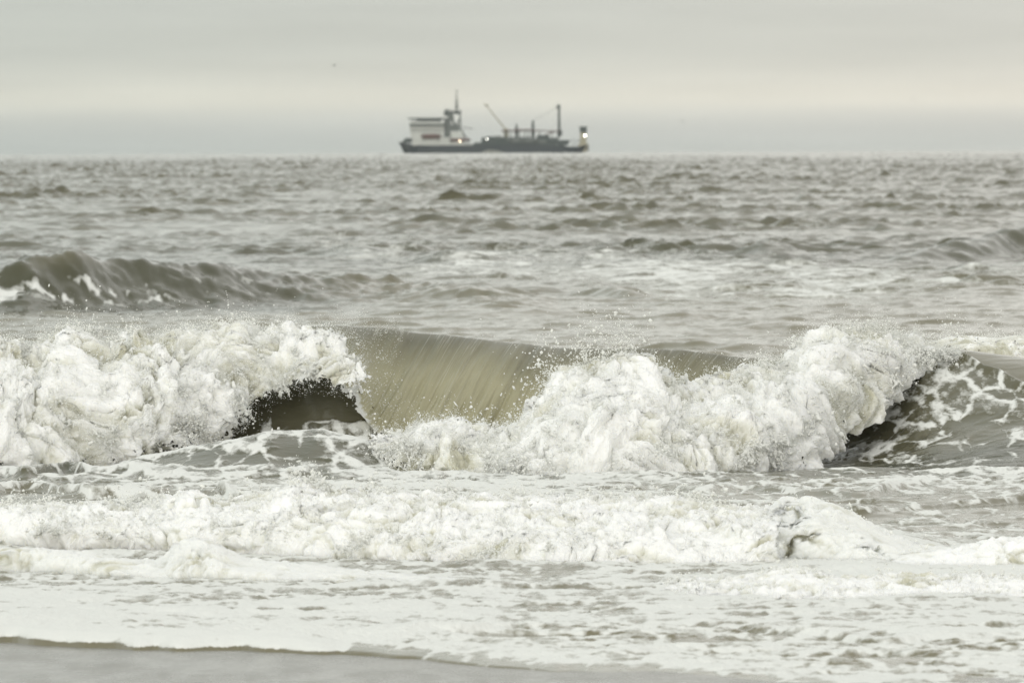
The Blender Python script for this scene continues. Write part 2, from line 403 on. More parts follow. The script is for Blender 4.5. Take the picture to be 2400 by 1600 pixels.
def sea_height(px, d, x, near):
    """returns height, dx, dy, foam, silt; px is the column of the photograph for that bearing"""
    y = d
    n = x.size
    P = np.stack([x, y, np.zeros_like(x)], -1)
    py = ground_py(px, d)
    gz = sea_drop(d)
    # chop
    A = samp(TAF, 53.0, x, y, 3., 7.); C2 = samp(TC, 31.0, x, y, 5., 1., .35)
    gain = np.interp(d, [36, 50, 62, 70, 90, 130, 220, 400, 1500, 8000], [.004, .012, .03, .027, .023, .027, .043, .064, .080, .115])
    env = .55 + .9*np.clip(n3(P, 1/35., 0, 2.)*.8+.2, 0, 1.6) + .55*np.clip(n3(P*[.5, .8, 1], 1/4., 1, 3.)-.2, 0, 1.2)
    nn = .80*A[..., 0] + .38*C2[..., 0]
    h = gain*env*(nn + .12*(np.minimum(nn*nn, 5.)-1))
    ch = gain*env*1.0
    dx = ch*(.75*A[..., 1]+.4*C2[..., 1]); dy = ch*(.75*A[..., 2]+.4*C2[..., 2])
    if near:
        A1 = samp(TA, 53.0, x, y, 13., 9.)[..., 0]; h = h + A1*np.interp(d, [36, 46, 60, 90, 226], [0, .003, .008, .013, .017])
        B = samp(TB, 9.7, x, y, 1., 2., .2)
        g2 = np.interp(d, [36, 46, 60, 66, 75, 220], [.0015, .003, .005, .006, .009, .012])
        h = h + g2*B[..., 0]; dx = dx + g2*B[..., 1]*.8; dy = dy+g2*B[..., 2]*.8
    foam = foam_map(px, py)
    silt = np.zeros_like(x)
    # ---- far left swell with steep front
    if near:
        dc = BL_D(px); A_ = np.maximum(zat(px, BL_PX(px), dc)-.09, .0)
        wob = n3(P*[1, .3, 1], .9, 1, 3.)*.03 + n3(P*[1, .3, 1], .25, 0, 3.)*.03
        s = d-dc+wob*4
        steep = np.interp(px, [-100, 0, 300, 700, 1000, 1400], [1.1, 1.1, 1.1, 1.5, 3., 6.])
        h = h + (.018*n3(P*[1, .7, 1], 1.2, 2, 8.)+.020*n3(P*[.7, 1, 1], 3.5, 1, 8.)+.010*n3(P*[.6, 1, 1], 9., 0, 8.))*np.exp(-(s/3)**2)*sst(1500, 900, px) + A_*(1+wob*.6)*np.where(s < 0, np.exp(-(np.abs(s)/steep)**1.6), np.exp(-(s/6.)**2))
        silt = np.maximum(silt, .22*np.exp(-((px-150)/90)**2)*np.exp(-((s+.15)/.3)**2))
        foam = foam + .5*np.exp(-((px+40)/75)**2)*np.exp(-((s+.3)/.9)**2) + .25*np.exp(-((px-60)/90)**2)*np.exp(-((s-.1)/.25)**2) + .12*np.exp(-((s-.6)/.8)**2)*np.exp(-((px-60)/170)**2)
        foam = foam - .25*np.exp(-((s+1.4)/1.5)**2)*sst(1000, 300, px)
        foam = foam + .50*sst(-2.2, -1.3, s)*sst(-.35, -.75, s)*sst(-120, 0, px)*sst(760, 600, px)*sst(.25, .75, n3(P*[1, .8, 1], 1.5, 1, 6.)+.5*n3(P*[1, .8, 1], 4.5, 2, 6.)) + .62*np.exp(-((s+steep*1.1)/.75)**2)*sst(900, 300, px)*sst(.0, .5, n3(P*[1, .6, 1], 1.1, 2, 1.))
        # ---- right swell
        dc = BR_D(px); A_ = np.maximum(zat(px, BR_PX(px), dc), .0)
        s = d-dc+wob*6
        h = h + A_*(1+wob)*np.where(s < 0, np.exp(-(np.abs(s)/1.4)**1.7), np.exp(-(s/7)**2))
        # ---- scattered low swells
        for (cx, wx, row, A_, wf, wb, tl) in [(1090, 95, 615, .34, 2.2, 4, 0), (1440, 60, 700, .3, 1.5, 3, -1.2), (1810, 60, 600, .5, 3, 5, 0),
                                             (850, 80, 600, .38, 2.2, 4, .5), (690, 90, 575, .34, 2.5, 4, 0), (1600, 300, 640, .25, 4, 6, 1.), (2300, 120, 700, .2, 2, 4, 0),
                                             (1830, 150, 775, .14, 1.4, 3, 0), (1150, 200, 745, .2, 2., 3, -.5), (230, 60, 850, .12, .8, 1.5, -.3), (2250, 200, 690, .16, 1.5, 3, 0)]:
            dc = H*F/(row-344.5)
            h = h + hump(px, d, cx, wx, dc, A_*.55, wf*.8, wb, tl)
        # ---- main breaker body
        dc, A_ = main_crest(px)
        s = d-dc
        wfr = np.interp(px, [-300, 600, 850, 1800, 2050, 2170, 2400, 3000], [1.0, 1.2, 1.25, .9, 1.25, 1.45, 1.7, 1.8])
        body = np.where(s < 0, np.exp(-(np.abs(s)/wfr)**1.75), .25*np.exp(-(s/1.1)**2) + .75*np.exp(-(s/4.0)**2))
        # under the lip the body is set back a little
        back = sst(560, 700, px)*sst(2050, 1850, px)
        A2 = A_ - .10*back
        h = h*(1-.7*np.exp(-(s/2.5)**2)) + A2*body
        hol = sst(560, 620, px)*sst(900, 840, px)
        foam = foam + hol*(.35*sst(-1.15, -1.5, s)*sst(-4., -3., s) - .6*np.exp(-((s+.6)/.45)**2))
        led = np.interp(px, [230, 330, 450, 560, 640, 760, 860, 940], [0, .10, .19, .25, .30, .30, .22, 0])
        sl = d-62.95-.25*n3(P*[1, 0, 1], .5, 0, 2.)
        h = np.maximum(h, led*np.where(sl < 0, np.exp(-(np.abs(sl)/.75)**1.8), np.exp(-(sl/1.3)**2)))
        lk = sst(280, 350, px)*sst(930, 860, px)
        foam = foam*(1-lk*sst(1.6, .8, np.abs(sl))) + lk*sst(1.6, .8, np.abs(sl))*(.62 + .3*np.exp(-((sl-.15)/.35)**2) - .30*np.exp(-((px-690)/90)**2)*np.exp(-((sl+.42)/.30)**2) - .42*np.exp(-((px-390)/130)**2)*np.exp(-((sl+.4)/.22)**2))
        face = sst(1880, 2000, px)*sst(-2.6, -2.2, s)*sst(.1, -.1, s)
        # crown of foam rope at right shoulder
        sh = sst(2120, 2200, px)
        foam = foam + sh*.3*np.exp(-((s+.02)/.16)**2)*sst(2620, 2200, px) + sh*.10*sst(2600, 2200, px)*np.exp(-((s+.8)/.7)**2)
        # second lip edge: diagonal rope running down to the right
        rp = np.interp(px, [2160, 2200, 2300, 2400, 2600], [.0, .15, .5, .85, 1.3])
        q = s + rp
        on = sst(2180, 2230, px)*sst(2900, 2500, px)
        rope = np.exp(-((q + .03*n3(P, 3., 1, 4.))/.07)**2)*on
        foam = foam + .55*rope; h = h + .05*rope
        behind = sst(-.02, .1, q)*on*sst(2.2, .6, s)
        foam = foam - .8*behind; silt = np.maximum(silt, .35*behind)
        # dark band at the foot of the shoulder
        # ---- rolling foam ledges between the breakers (low, sharp fronts)
        for (cpts, rows, A_, wf, wb, f, seed) in [
            (([(-400, 1120), (0, 1118), (500, 1120), (900, 1118), (1150, 1122), (1500, 1150), (1900, 1160), (2200, 1140), (2500, 1120)]), 0, .07, .25, .6, .35, 1),
            (([(1500, 1230), (1900, 1215), (2200, 1200), (2500, 1180), (2900, 1170)]), 0, .05, .10, .4, .35, 2),
            (([(1900, 1275), (2200, 1250), (2500, 1235), (2900, 1230)]), 0, .05, .10, .4, .35, 5),
            (([(-400, 1160), (200, 1165), (500, 1160), (800, 1185)]), 0, .05, .12, .5, .35, 3),
            (([(-400, 1205), (200, 1210), (500, 1190)]), 0, .04, .12, .5, .3, 8),
            (([(-400, 1440), (0, 1430), (250, 1440), (560, 1452), (900, 1442), (1200, 1470)]), 0, .03, .1, .5, .3, 4),
            (([(900, 1500), (1300, 1480), (1650, 1470), (2000, 1500), (2500, 1490)]), 0, .03, .1, .5, .3, 6),
            (([(1200, 1545), (1600, 1525), (2000, 1540), (2500, 1550)]), 0, .025, .1, .4, .25, 7)]:
            pc = crv(cpts)(px) + 9*n3(P*[1, .15, 1], .8, seed % 3, seed) + 4*n3(P*[1, .15, 1], 2.4, seed % 3, seed)
            dc = H*F/(pc-344.5+(px-1200)*ROLL)
            on = sst(cpts[0][0]-60, cpts[0][0]+120, px)*sst(cpts[-1][0]+60, cpts[-1][0]-120, px)
            mod = .55+.45*np.clip(n3(P*[1, .2, 1], .7, seed % 3, seed+3.), -1, 1)
            s = d-dc
            r_ = on*mod*np.where(s < 0, np.exp(-(s/wf)**2), np.exp(-(s/wb)**2))
            h = h + A_*r_; foam = foam + f*on*mod*np.where(s < 0, np.exp(-(s/wf/1.2)**2), np.exp(-(s/wb*1.4)**2)) - .15*on*np.exp(-((s+.35)/.18)**2)
        # body under the second breaker
        pc = crv([(-400, 1185), (0, 1190), (400, 1180), (800, 1160), (1200, 1165), (1700, 1190), (1850, 1185), (1950, 1200), (2100, 1240), (2250, 1270), (2900, 1280)])(px)
        dd = crv([(-400, 52.2), (400, 51.8), (900, 51.2), (1800, 50.8), (2100, 50.8), (2900, 50.5)])(px)
        A_ = np.maximum(zat(px, pc, dd), 0)*sst(2500, 2150, px)
        s = d-dd
        h = h + (A_-.03)*np.where(s < 0, np.exp(-(s/.5)**2), np.exp(-(s/1.6)**2))
        # foam thickness and texture on foamy water
        fine = fbm(P*[1.0, .45, 1], 1.3, 5, 0, .62)
        warp = np.stack([n3(P, .8, 1, 5.), n3(P, .8, 2, 6.), np.zeros_like(x)], -1)*.35
        lace = fbm((P+warp)*[1., .55, 1], 1.1, 3, 1, .6, 'ridge')
        streak = fbm((P+warp*.5)*[.25, 1.3, 1], 1.2, 4, 2, .6)
        fo = foam + .26*fine + .22*np.clip(lace, -1, 1)*sst(.9, .4, foam) + .22*streak*sst(34, 50, d)*sst(1.1, .6, foam) + .30*fbm(P*[.22, 1.9, 1], 1.5, 3, 1, .6)*sst(54, 47, d)
        fo = np.where(foam < .03, -.3, fo)
        fo = fo - .08
        # far water gets smooth milky veils rather than laces
        veil = .22 + .72*np.clip(foam*1.15 + .42*streak*np.clip(foam*4, 0, 1) + .15*fine*np.clip(foam*4, 0, 1) - .12, 0, .8)
        fo = fo*(1-face) + face*np.minimum(fo, .50+.10*fine)
        k = sst(80, 100, d); fo = fo*(1-k) + veil*k
        thick = sst(.35, .7, fo)
        h = h + thick*(.014+.016*fbm(P*[1, .6, 1], 3.5, 4, 1, .65, 'puff'))*sst(100, 75, d)
        # wash front on the sand
        ds = dat(px, SHORE(px) + 3.5*n3(P*[1, 0, 1], .9, 0, 9.) + 1.5*n3(P*[1, 0, 1], 4., 1, 9.), .0)
        e = d-ds
        h = np.where(d < 55, h*sst(-.05, .5, e) + .0, h)
        front = np.interp(px, [-2000, 700, 800, 1200, 3000], [.045, .045, .016, .014, .012])
        h = h + np.where(e > -.06, front*np.sqrt(np.clip((e+.06)/.16, 0, 1))*sst(3.5, .2, e), -.6*np.clip(-(e+.06), 0, .4))
        fo = np.where(d < 55, np.maximum(fo, .75*sst(1.2, .25, e)*sst(-.055, -.03, e) + fo*.2), fo)
        soft = sst(760, 860, px)
        fo = fo*(1-soft*(d < 45)) + soft*(d < 45)*np.minimum(fo, .30 + .65*sst(-.06, .55, e) + .2*streak)
        fo = fo - 1.2*sst(-.056, -.064, e)*(d < 45)*(1-soft)
        foam = fo
    else:
        h = h + samp(TA, 53.0, x, y, 13., 9.)[..., 0]*np.interp(d, [226, 600, 3000], [.018, .020, .012])
        foam = np.where(foam > .03, foam*.9 + .3*fbm(P*[.1, .5, 1], .5, 3, 0, .6), 0)
    silt = silt + .20*sst(150, 260, d)
    # whiff of silt in the shallows
    silt = np.maximum(silt, np.interp(d, [40, 60, 63, 100], [.5, .35, .0, 0]))
    # churned, aerated water left behind by the breaker is paler than the swell beyond it
    silt = np.maximum(silt, np.interp(d, [67, 76, 122, 158, 175], [0, .50, .42, .20, 0])*(1 - sst(1000, 600, px)*sst(122, 125, d)*sst(136, 131, d)))
    silt = np.maximum(silt, .22*sst(63.6, 64.2, d)*sst(67, 66.4, d))
    return h+gz, dx, dy, foam, silt

def build_sea(q=1.0):
    Vs, Fs, FO, SI = [], [], [], []; off = 0
    def block(dd, colpx, near, zoff=0.):
        nonlocal off
        ang = np.arctan((colpx-1200)/F)
        D, PX = np.meshgrid(dd, colpx, indexing='ij')
        X = D*(PX-1200)/F
        h, dx, dy, fo, si = [a.reshape(D.shape) for a in sea_height(PX.ravel(), D.ravel(), X.ravel(), near)]
        V = np.stack([X+dx, D+dy, h+zoff], -1).reshape(-1, 3)
        Vs.append(V); Fs.append(grid_faces(*D.shape, off)); FO.append(fo.ravel()); SI.append(si.ravel()); off += len(V)
    def cols(step, lo, hi):
        a = np.arange(lo, hi+step, step)
        g = []; s = step; v = hi
        while v < 30000: s *= 1.22; v += s; g.append(v)
        L = [2400-w for w in g][::-1]
        return np.concatenate([np.array(L), a, np.array(g)])
    r1 = np.concatenate([np.arange(36, 38.3, .05), np.arange(38.3, 42.6, .011), np.arange(42.6, 60, .036/q)]); r2 = np.arange(60, 68.5, .018/q)
    r3 = [68.5]
    while r3[-1] < 230: r3.append(r3[-1] + min(.0012*r3[-1]-.045, .3)/q)
    c = cols(2.6/q, -420, 2820)
    block(np.concatenate([r1, r2, r3]), c, True)
    r4 = [226.]
    while r4[-1] < 7600:
        d = r4[-1]; r4.append(d + np.interp(d, [226, 400, 1500, 3000, 7600], [.35, .45, 1.1, 3.5, 14.])/q)
    block(np.array(r4), cols(4.6/q, -420, 2820), False, -.03)
    o = mesh_np('water', np.concatenate(Vs), np.concatenate(Fs), M_WATER, None, {'foam': np.concatenate(FO), 'silt': np.concatenate(SI)})
    print('sea verts', off)
    return tag(o, 'rough grey-green sea with streaks of foam reaching the horizon', 'sea', kind='structure')
import os, time
Q = 1.0
t0 = time.time(); build_sea(Q); print('sea', time.time()-t0)

# ------------------------------------------------------------------ sand
def build_sand():
    xs = np.concatenate([[-400, -100, -30], np.linspace(-8, 8, 161), [30, 100, 400]]); ys = np.concatenate([[-60, -20, 0, 10, 20, 30], np.linspace(34, 46, 121), [50, 56]])
    X, Y = np.meshgrid(xs, ys); X = X.ravel(); Y = Y.ravel()
    P = np.stack([X, Y, 0*X], -1)
    Z = np.clip((40.5-Y)*.012, -.4, 1.1) - .012 + .004*n3(P*[1, .4, 1], .6, 0)
    o = mesh_np('sand', np.stack([X, Y, Z], -1), grid_faces(len(ys), len(xs)), M_SAND)
    tag(o, 'wet grey sand at the water edge', 'sand', kind='structure')
build_sand()

# ------------------------------------------------------------------ whitewater
MASS_PTS = []
def mass(name, parent, top, bot, dtop, dbot, px0, px1, amp=.10, freq=2.0, step=1.5, nv=200, aer=.75, back=.35, smooth=0., edge=None, covf=None, power=1.0, tuck=.3, topfade=None, seed=0, aerf=None, mat=None, dents=()):
    tf, bf, dt, db = crv(top), crv(bot), crv(dtop), crv(dbot)
    px = np.arange(px0, px1, step); v = np.linspace(-.10, 1.0+back, nv)
    PX, Vv = np.meshgrid(px, v, indexing='xy')       # rows = v
    T, B = tf(PX), bf(PX); DT, DB = dt(PX), db(PX)
    zt = zat(PX, T, DT); zb = zat(PX, B, DB)
    vc = np.clip(Vv, 0, 1)
    a = vc*math.pi/2
    Y = DB + (DT-DB)*(1-np.cos(a))**power + np.clip(Vv-1, 0, 9)*1.6 - np.clip(-Vv, 0, 1)*(-.5)
    Z = zb + (zt-zb)*np.sin(a)**.9 - np.clip(Vv-1, 0, 9)**1.5*1.6*np.maximum(zt-zb, .1) - np.clip(-Vv, 0, 1)*1.2
    X = xat(PX, 0*PX+900, Y)
    P = np.stack([X, Y, Z], -1).reshape(-1, 3)
    # outward normal of the smooth mass, from the sheet itself
    G = P.reshape(nv, len(px), 3)
    gu = np.gradient(G, axis=1); gv = np.gradient(G, axis=0)
    nr = np.cross(gu, gv); nr /= np.linalg.norm(nr, axis=2)[..., None] + 1e-12
    nr = np.where((nr[nv//3:nv//3+1, :, 1:2] > 0), -nr, nr)
    nr = nr + np.array([0, -.25, .1]); 
    for _ in range(3):      # soften
        nr[:, 8:-8] = (nr[:, :-16]+nr[:, 16:]+nr[:, 8:-8])/3; nr[4:-4] = (nr[:-8]+nr[8:]+nr[4:-4])/3
    nr = (nr/np.linalg.norm(nr, axis=2)[..., None]).reshape(-1, 3)
    W = np.stack([n3(P, freq*.5, 1, seed+1.), n3(P, freq*.5, 2, seed+2.), n3(P, freq*.5, 0, seed+3.)], -1)
    Pw = P + W*.22/freq*1.6
    big = fbm(Pw, freq*.7, 2, 0, .5, 'puff')
    med = fbm(Pw, freq*2.4, 2, 1, .6, 'puff')
    fin = fbm(Pw + W*.02, freq*9., 3, 2, .75, 'puff')
    edgeE = (np.clip((tf(px)-bf(px))*-1/60., .25, 1)[None, :]*np.ones_like(Vv)).reshape(-1)
    disp = amp*(.80*big + .24*med*(1-smooth*.5) + .115*fin*(1-smooth*.8))*edgeE
    vec = np.stack([n3(Pw, freq*2.2, 0, seed+5.), n3(Pw, freq*2.2, 1, seed+6.), n3(Pw, freq*2.2, 2, seed+7.)], -1)
    vec2 = np.stack([n3(Pw, freq*8, 0, seed+8.), n3(Pw, freq*8, 1, seed+9.), n3(Pw, freq*8, 2, seed+10.)], -1)
    V3 = P + nr*disp[:, None] + vec*(amp*.14*edgeE)[:, None] + vec2*(amp*.045*(1-smooth)*edgeE)[:, None]
    wpx = PX + 16*n3(P, 5., 0, 31.).reshape(PX.shape) + 7*n3(P, 14., 1, 32.).reshape(PX.shape); wv = Vv + .06*n3(P, 5., 1, 33.).reshape(PX.shape) + .03*n3(P, 14., 2, 34.).reshape(PX.shape)
    aerv = aer + .30*big + .20*med + .34*n3(P, freq*.45, 2, seed+4.) + .25*n3(Pw, freq*1.6, 1, seed+15.)
    if aerf is not None: aerv = aerv + aerf(wpx, wv).ravel()
    if topfade is not None: aerv = aerv - topfade*sst(.55, .95, Vv).ravel()
    cov = np.ones_like(Vv)
    if covf is not None: cov = covf(PX, Vv)
    cov = cov.ravel()
    # side edges fade
    cov = cov*(sst(px0, px0+40, PX)*sst(px1, px1-40, PX)).ravel()
    for (cx, wx, v0, wv_, sl_, dep) in dents:      # hollows pressed back into the foam
        dq = ((wpx-cx)/wx)**2 + ((wv-v0-sl_*(wpx-cx)/wx)/wv_)**2
        V3[:, 1] += (dep*np.exp(-dq**1.6)).ravel()
    hole = .5 + .30*n3(V3, 16., 1, seed+12.) + .22*n3(V3, 38., 2, seed+13.) + .2*n3(V3, 5., 0, seed+14.)
    keepv = hole < cov*2.6 - .45
    Fq = grid_faces(*PX.shape); Fq = Fq[keepv[Fq].all(1)]
    o = mesh_np(name, V3, Fq, mat or M_FOAM, parent, {'aer': aerv})
    MASS_PTS.append((V3.reshape(nv, len(px), 3), px, v, nr.reshape(nv, len(px), 3), cov.reshape(nv, len(px))))
    return o

ICO = None
def ico():
    global ICO
    bm = bmesh.new(); bmesh.ops.create_icosphere(bm, subdivisions=1, radius=1.0)
    V = np.array([v.co[:] for v in bm.verts]); Fc = np.array([[v.index for v in f.verts] for f in bm.faces]); bm.free()
    ICO = (V, Fc)
ico()
def drops(name, parent, P, R, stretch=None):
    """P (n,3) R (n,) -> one mesh of irregular drops"""
    V, Fc = ICO; n = len(P); g = np.random.default_rng(len(P))
    A = g.standard_normal((n, 3)); A[:, 2] += .8; A /= np.linalg.norm(A, axis=1)[:, None]
    st = 1 + g.exponential(.55, n)
    if stretch is not None: st = st*stretch
    VV = V[None]*R[:, None, None]*(1+.25*g.standard_normal((n, len(V), 1)))
    dot = (VV*A[:, None]).sum(-1, keepdims=True)
    VV = VV + A[:, None]*dot*(st-1)[:, None, None]
    VV = VV + P[:, None]
    FF = (Fc[None] + (np.arange(n)*len(V))[:, None, None]).reshape(-1, 3)
    return mesh_np(name, VV.reshape(-1, 3), FF, M_DROP, parent)
OCT = (np.array([(1, 0, 0), (-1, 0, 0), (0, 1, 0), (0, -1, 0), (0, 0, 1), (0, 0, -1.)]), np.array([(0, 2, 4), (2, 1, 4), (1, 3, 4), (3, 0, 4), (2, 0, 5), (1, 2, 5), (3, 1, 5), (0, 3, 5)]))
def mist(name, parent, idx, n, rad, spread, g, w=None):
    V3, px, v, nr, cov = MASS_PTS[idx]
    I = np.where((v > -.03) & (v < 1.10))[0]
    i = g.choice(I, n); j = g.integers(0, len(px), n)
    kk = g.random(n) < cov[i, j]**1.2 + .15
    i = i[kk]; j = j[kk]; p = V3[i, j].copy()
    c = np.clip(n3(p, 1.6, 0, idx+5.)*.5+.35 + .5*((v[i] > .9) | (v[i] < .12)), .03, 1); kk = g.random(len(p)) < c; p = p[kk]; q = nr[i, j][kk]; m = len(p)
    sp = spread*(1+1.2*np.clip(n3(p, 3., 1, 2.), 0, 2))
    p += q*(g.exponential(1, m)*sp)[:, None] + g.standard_normal((m, 3))*(sp*.5)[:, None]
    R = rad*np.exp(g.standard_normal(m)*.4)
    V, Fc = OCT
    VV = (V[None]*R[:, None, None]*(1+.35*g.standard_normal((m, 1, 3)))) + p[:, None]
    FF = (Fc[None] + (np.arange(m)*6)[:, None, None]).reshape(-1, 3)
    print('mist', m)
    return mesh_np(name, VV.reshape(-1, 3), FF, M_DROP, parent)
def strands(n, base, dirs, length, rad, g):
    """curled thrown strings of water as chains of points"""
    t = np.linspace(0, 1, 9)
    vel = dirs*length[:, None]
    side = g.standard_normal((n, 3))*length[:, None]*.25
    P = base[:, None]+vel[:, None]*t[None, :, None] + side[:, None]*np.sin(t*4.5)[None, :, None]*.5
    P[..., 2] -= (length[:, None]*t[None]**2)*.55
    R = rad[:, None]*(1.1-.75*t[None])*(1+.35*g.standard_normal((n, 9)))
    return P.reshape(-1, 3), np.abs(R).reshape(-1)+.0008

# ---------------- main breaking wave
main = empty('breaking_wave', (0, 66.0, 0))
main_inv = Matrix.Translation((0, -66.0, 0))
tag(main, 'largest breaking wave with a smooth brown curling lip and white spray on both sides', 'breaking wave')
def keep(o):        # parts keep world coordinates under their empty
    o.matrix_parent_inverse = o.parent.matrix_basis.inverted(); return o
main.matrix_basis = Matrix.Translation((0, 66.0, 0))

# lip sheet
def build_lip():
    px = np.arange(720, 1880, 1.5); nv = 260; v = np.linspace(0, 1, nv)
    PX, Vv = np.meshgrid(px, v)
    bot = crv([(700, 880), (760, 890), (850, 960), (870, 1010), (1000, 1030), (1250, 1040), (1500, 1040), (1880, 1000)])
    dc, zc = main_crest(PX)
    rise = sst(720, 800, PX)*sst(1880, 1780, PX)
    fwd = np.interp(PX, [720, 860, 1300, 1880], [1.1, 1.55, 1.5, .9])
    w = Vv
    # back slope -> over the crest -> thrown forward and falling
    k = np.clip((w-.22)/.78, 0, 1)                       # 0 at crest .. 1 at impact
    Yb = dc + .55*(1-np.clip(w/.22, 0, 1))
    Y = np.where(w < .22, Yb, dc - fwd*(1-(1-k)**1.28))
    zi = zat(PX, bot(PX), dc-fwd)
    Zc = zc + .015
    Z = np.where(w < .22, Zc - (.13)*(1-np.clip(w/.22, 0, 1))**2, Zc - (Zc-zi)*(.12*k + .88*k**1.36))
    X = xat(PX, 0*PX+900, Y)
    # ribs running down the sheet, leaning to the left as they fall
    S = PX/200.0 + .62*k**1.2 + .05*np.sin(PX/90.+2*k)          # shear of flow lines
    fl = np.stack([S, 1.4*w, 0*w], -1).reshape(-1, 3)
    rib = (fbm(fl*[1, .16, 1], 2.2, 3, 0, .6, 'ridge')*.018 + n3(fl*[1, .4, 1], .9, 1, 2.)*.05 + n3(fl*[1, .2, 1], 9., 2, 1.)*.006 + n3(fl*[1, .35, 1], 4.5, 0, 1.)*.012)
    amp = (.3+1.1*k.ravel())*sst(0, .25, w).ravel()
    Yf = Y.ravel()-rib*amp; Zf = Z.ravel()+rib*amp*.5
    for cx, wd, dp in ((1225, 9, .035), (1345, 12, .03), (1090, 9, .012), (1620, 12, .05), (1500, 14, .04)):  # vertical folds
        c = (S*200).ravel() - cx - 40
        f = np.exp(-(c/wd)**2)*dp*amp
        Yf += f
    n_ = n3(fl*[1, .3, 1], 3.2, 1, 5.)
    foam = (-.1 + .75*sst(.80, 1.0, k).ravel() + .22*n3(fl*[1, .18, 1], 5., 0, 3.) + .5*(sst(860, 760, PX)*sst(.2, .7, k)).ravel() + .25*n_*sst(.5, .9, k).ravel()
            )
    V = np.stack([X.ravel(), Yf, Zf], -1)
    edge = (sst(920, 780, PX)*sst(.35, .85, k)).ravel()
    foam = foam + .62*(sst(930, 790, PX)*sst(.12, .55, k)).ravel() - .0
    kv = (edge + .16*n3(V, 14., 1, 4.) + .12*n3(V, 30., 2, 4.) + .16*n3(V, 4., 0, 4.) < .80) | (edge < .05)
    Fq = grid_faces(nv, len(px)); Fq = Fq[kv[Fq].all(1)]
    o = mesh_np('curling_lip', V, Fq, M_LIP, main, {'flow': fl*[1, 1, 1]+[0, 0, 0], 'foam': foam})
    keep(o); tag(o, 'smooth khaki sheet of water thrown over the crest')
build_lip()

def covA(PX, V):      # left mass: gap above the hollow, ragged
    c = np.ones_like(PX)
    c = c - sst(500, 620, PX)*sst(.30, .0, V)*.55
    b = np.interp(V, [.1, .3, .6, .8, 1.], [880, 850, 790, 730, 690])
    c = c - sst(b-90, b+70, PX)*.95
    c = c - sst(.16, .0, V)*.40
    return np.clip(c, 0, 1)
keep(mass('whitewater', main,
     [(-900, 800), (-300, 800), (-60, 812), (30, 806), (70, 830), (110, 815), (150, 798), (210, 812), (260, 832), (330, 800), (400, 796), (470, 784), (540, 776), (620, 780), (700, 775), (780, 772), (900, 780)],
     [(-900, 1110), (0, 1100), (180, 1096), (260, 1075), (330, 1045), (450, 1042), (540, 1012), (610, 972), (680, 918), (740, 905), (800, 925), (850, 950), (940, 990)],
     [(-900, 65.9), (500, 65.9), (700, 66.1), (900, 66.2)],
     [(-900, 63.7), (0, 63.7), (300, 64.1), (500, 64.6), (620, 64.9), (850, 64.6), (900, 64.6)],
     -420, 940, amp=.15, freq=1.9, step=1.4, nv=420, aer=.72, covf=covA, topfade=.34, seed=1))
def covC(PX, V):
    c = np.ones_like(PX)
    c = c - sst(.80, 1.0, V)*sst(1820, 1720, PX)*.55
    c = c - sst(1000, 860, PX)*.4 - sst(.20, 0, V)*.3
    return np.clip(c, 0, 1)
keep(mass('whitewater', main,
     [(800, 1010), (880, 1022), (960, 1035), (1060, 1010), (1160, 1035), (1230, 1005), (1280, 940), (1340, 880), (1420, 860), (1500, 850), (1545, 890), (1570, 925), (1620, 918), (1680, 905), (1740, 882), (1800, 875), (1850, 870),
      (1890, 815), (1930, 790), (2010, 795), (2070, 802), (2110, 800), (2170, 815), (2230, 830), (2300, 840)],
     [(800, 1080), (880, 1085), (1000, 1095), (1150, 1118), (1350, 1128), (1600, 1122), (1750, 1108), (1850, 1085), (1930, 1035), (2000, 985), (2070, 920), (2130, 865), (2180, 835), (2300, 850)],
     [(800, 63.9), (1200, 64.3), (1500, 64.9), (1800, 65.4), (1950, 65.9), (2300, 66.1)],
     [(800, 62.9), (1000, 62.4), (1400, 62.1), (1700, 62.6), (1850, 63.3), (2000, 64.3), (2100, 65.1), (2200, 65.8), (2300, 65.9)],
     850, 2260, amp=.15, freq=1.8, step=1.4, nv=420, aer=.82, covf=covC, topfade=.2, seed=4))
# low foam burst behind the right shoulder crest
keep(mass('whitewater', main,
     [(2100, 815), (2200, 800), (2260, 790), (2330, 795), (2400, 788), (2700, 790), (2900, 820)],
     [(2100, 835), (2260, 830), (2400, 838), (2900, 850)], [(2000, 67.4), (3000, 67.4)], [(2000, 66.9), (3000, 66.9)],
     2130, 2820, amp=.05, freq=3.2, step=1.6, nv=90, aer=.5, covf=lambda X_, V_: .60+0*X_, seed=6, back=.2))

def spray_for(idx, n, g, sel='top', rad=.0035, up=.10, spread=.05, pxr=None, thr=.5):
    V3, px, v, nr, cov = MASS_PTS[idx]
    pxr = pxr or (px[0], px[-1])
    J = np.where((px >= pxr[0]) & (px <= pxr[1]))[0]
    if sel == 'top': I = np.where((v > .85) & (v < 1.08))[0]
    elif sel == 'bot': I = np.where((v > -.02) & (v < .15))[0]
    else: I = np.where((v > .02) & (v < 1.05))[0]
    i = g.choice(I, n); j = g.choice(J, n)
    kk = g.random(n) < cov[i, j]**1.5; i = i[kk]; j = j[kk]
    p = V3[i, j].copy(); q = nr[i, j]
    # cluster: keep drops where noise is high
    w = n3(p, 2.5, 0, idx+3.)
    k = w > .25 if sel != 'all' else w > -.1
    p, q = p[k], q[k]; m = len(p)
    p += q*g.exponential(spread, m)[:, None] + g.standard_normal((m, 3))*spread*.4
    p[:, 2] += g.exponential(up, m)*(1 if sel != 'bot' else .3)
    R = rad*np.exp(g.standard_normal(m)*.55)
    return p, R
g = np.random.default_rng(21)
PP, RR = [], []
def add(pr): PP.append(pr[0]); RR.append(pr[1])
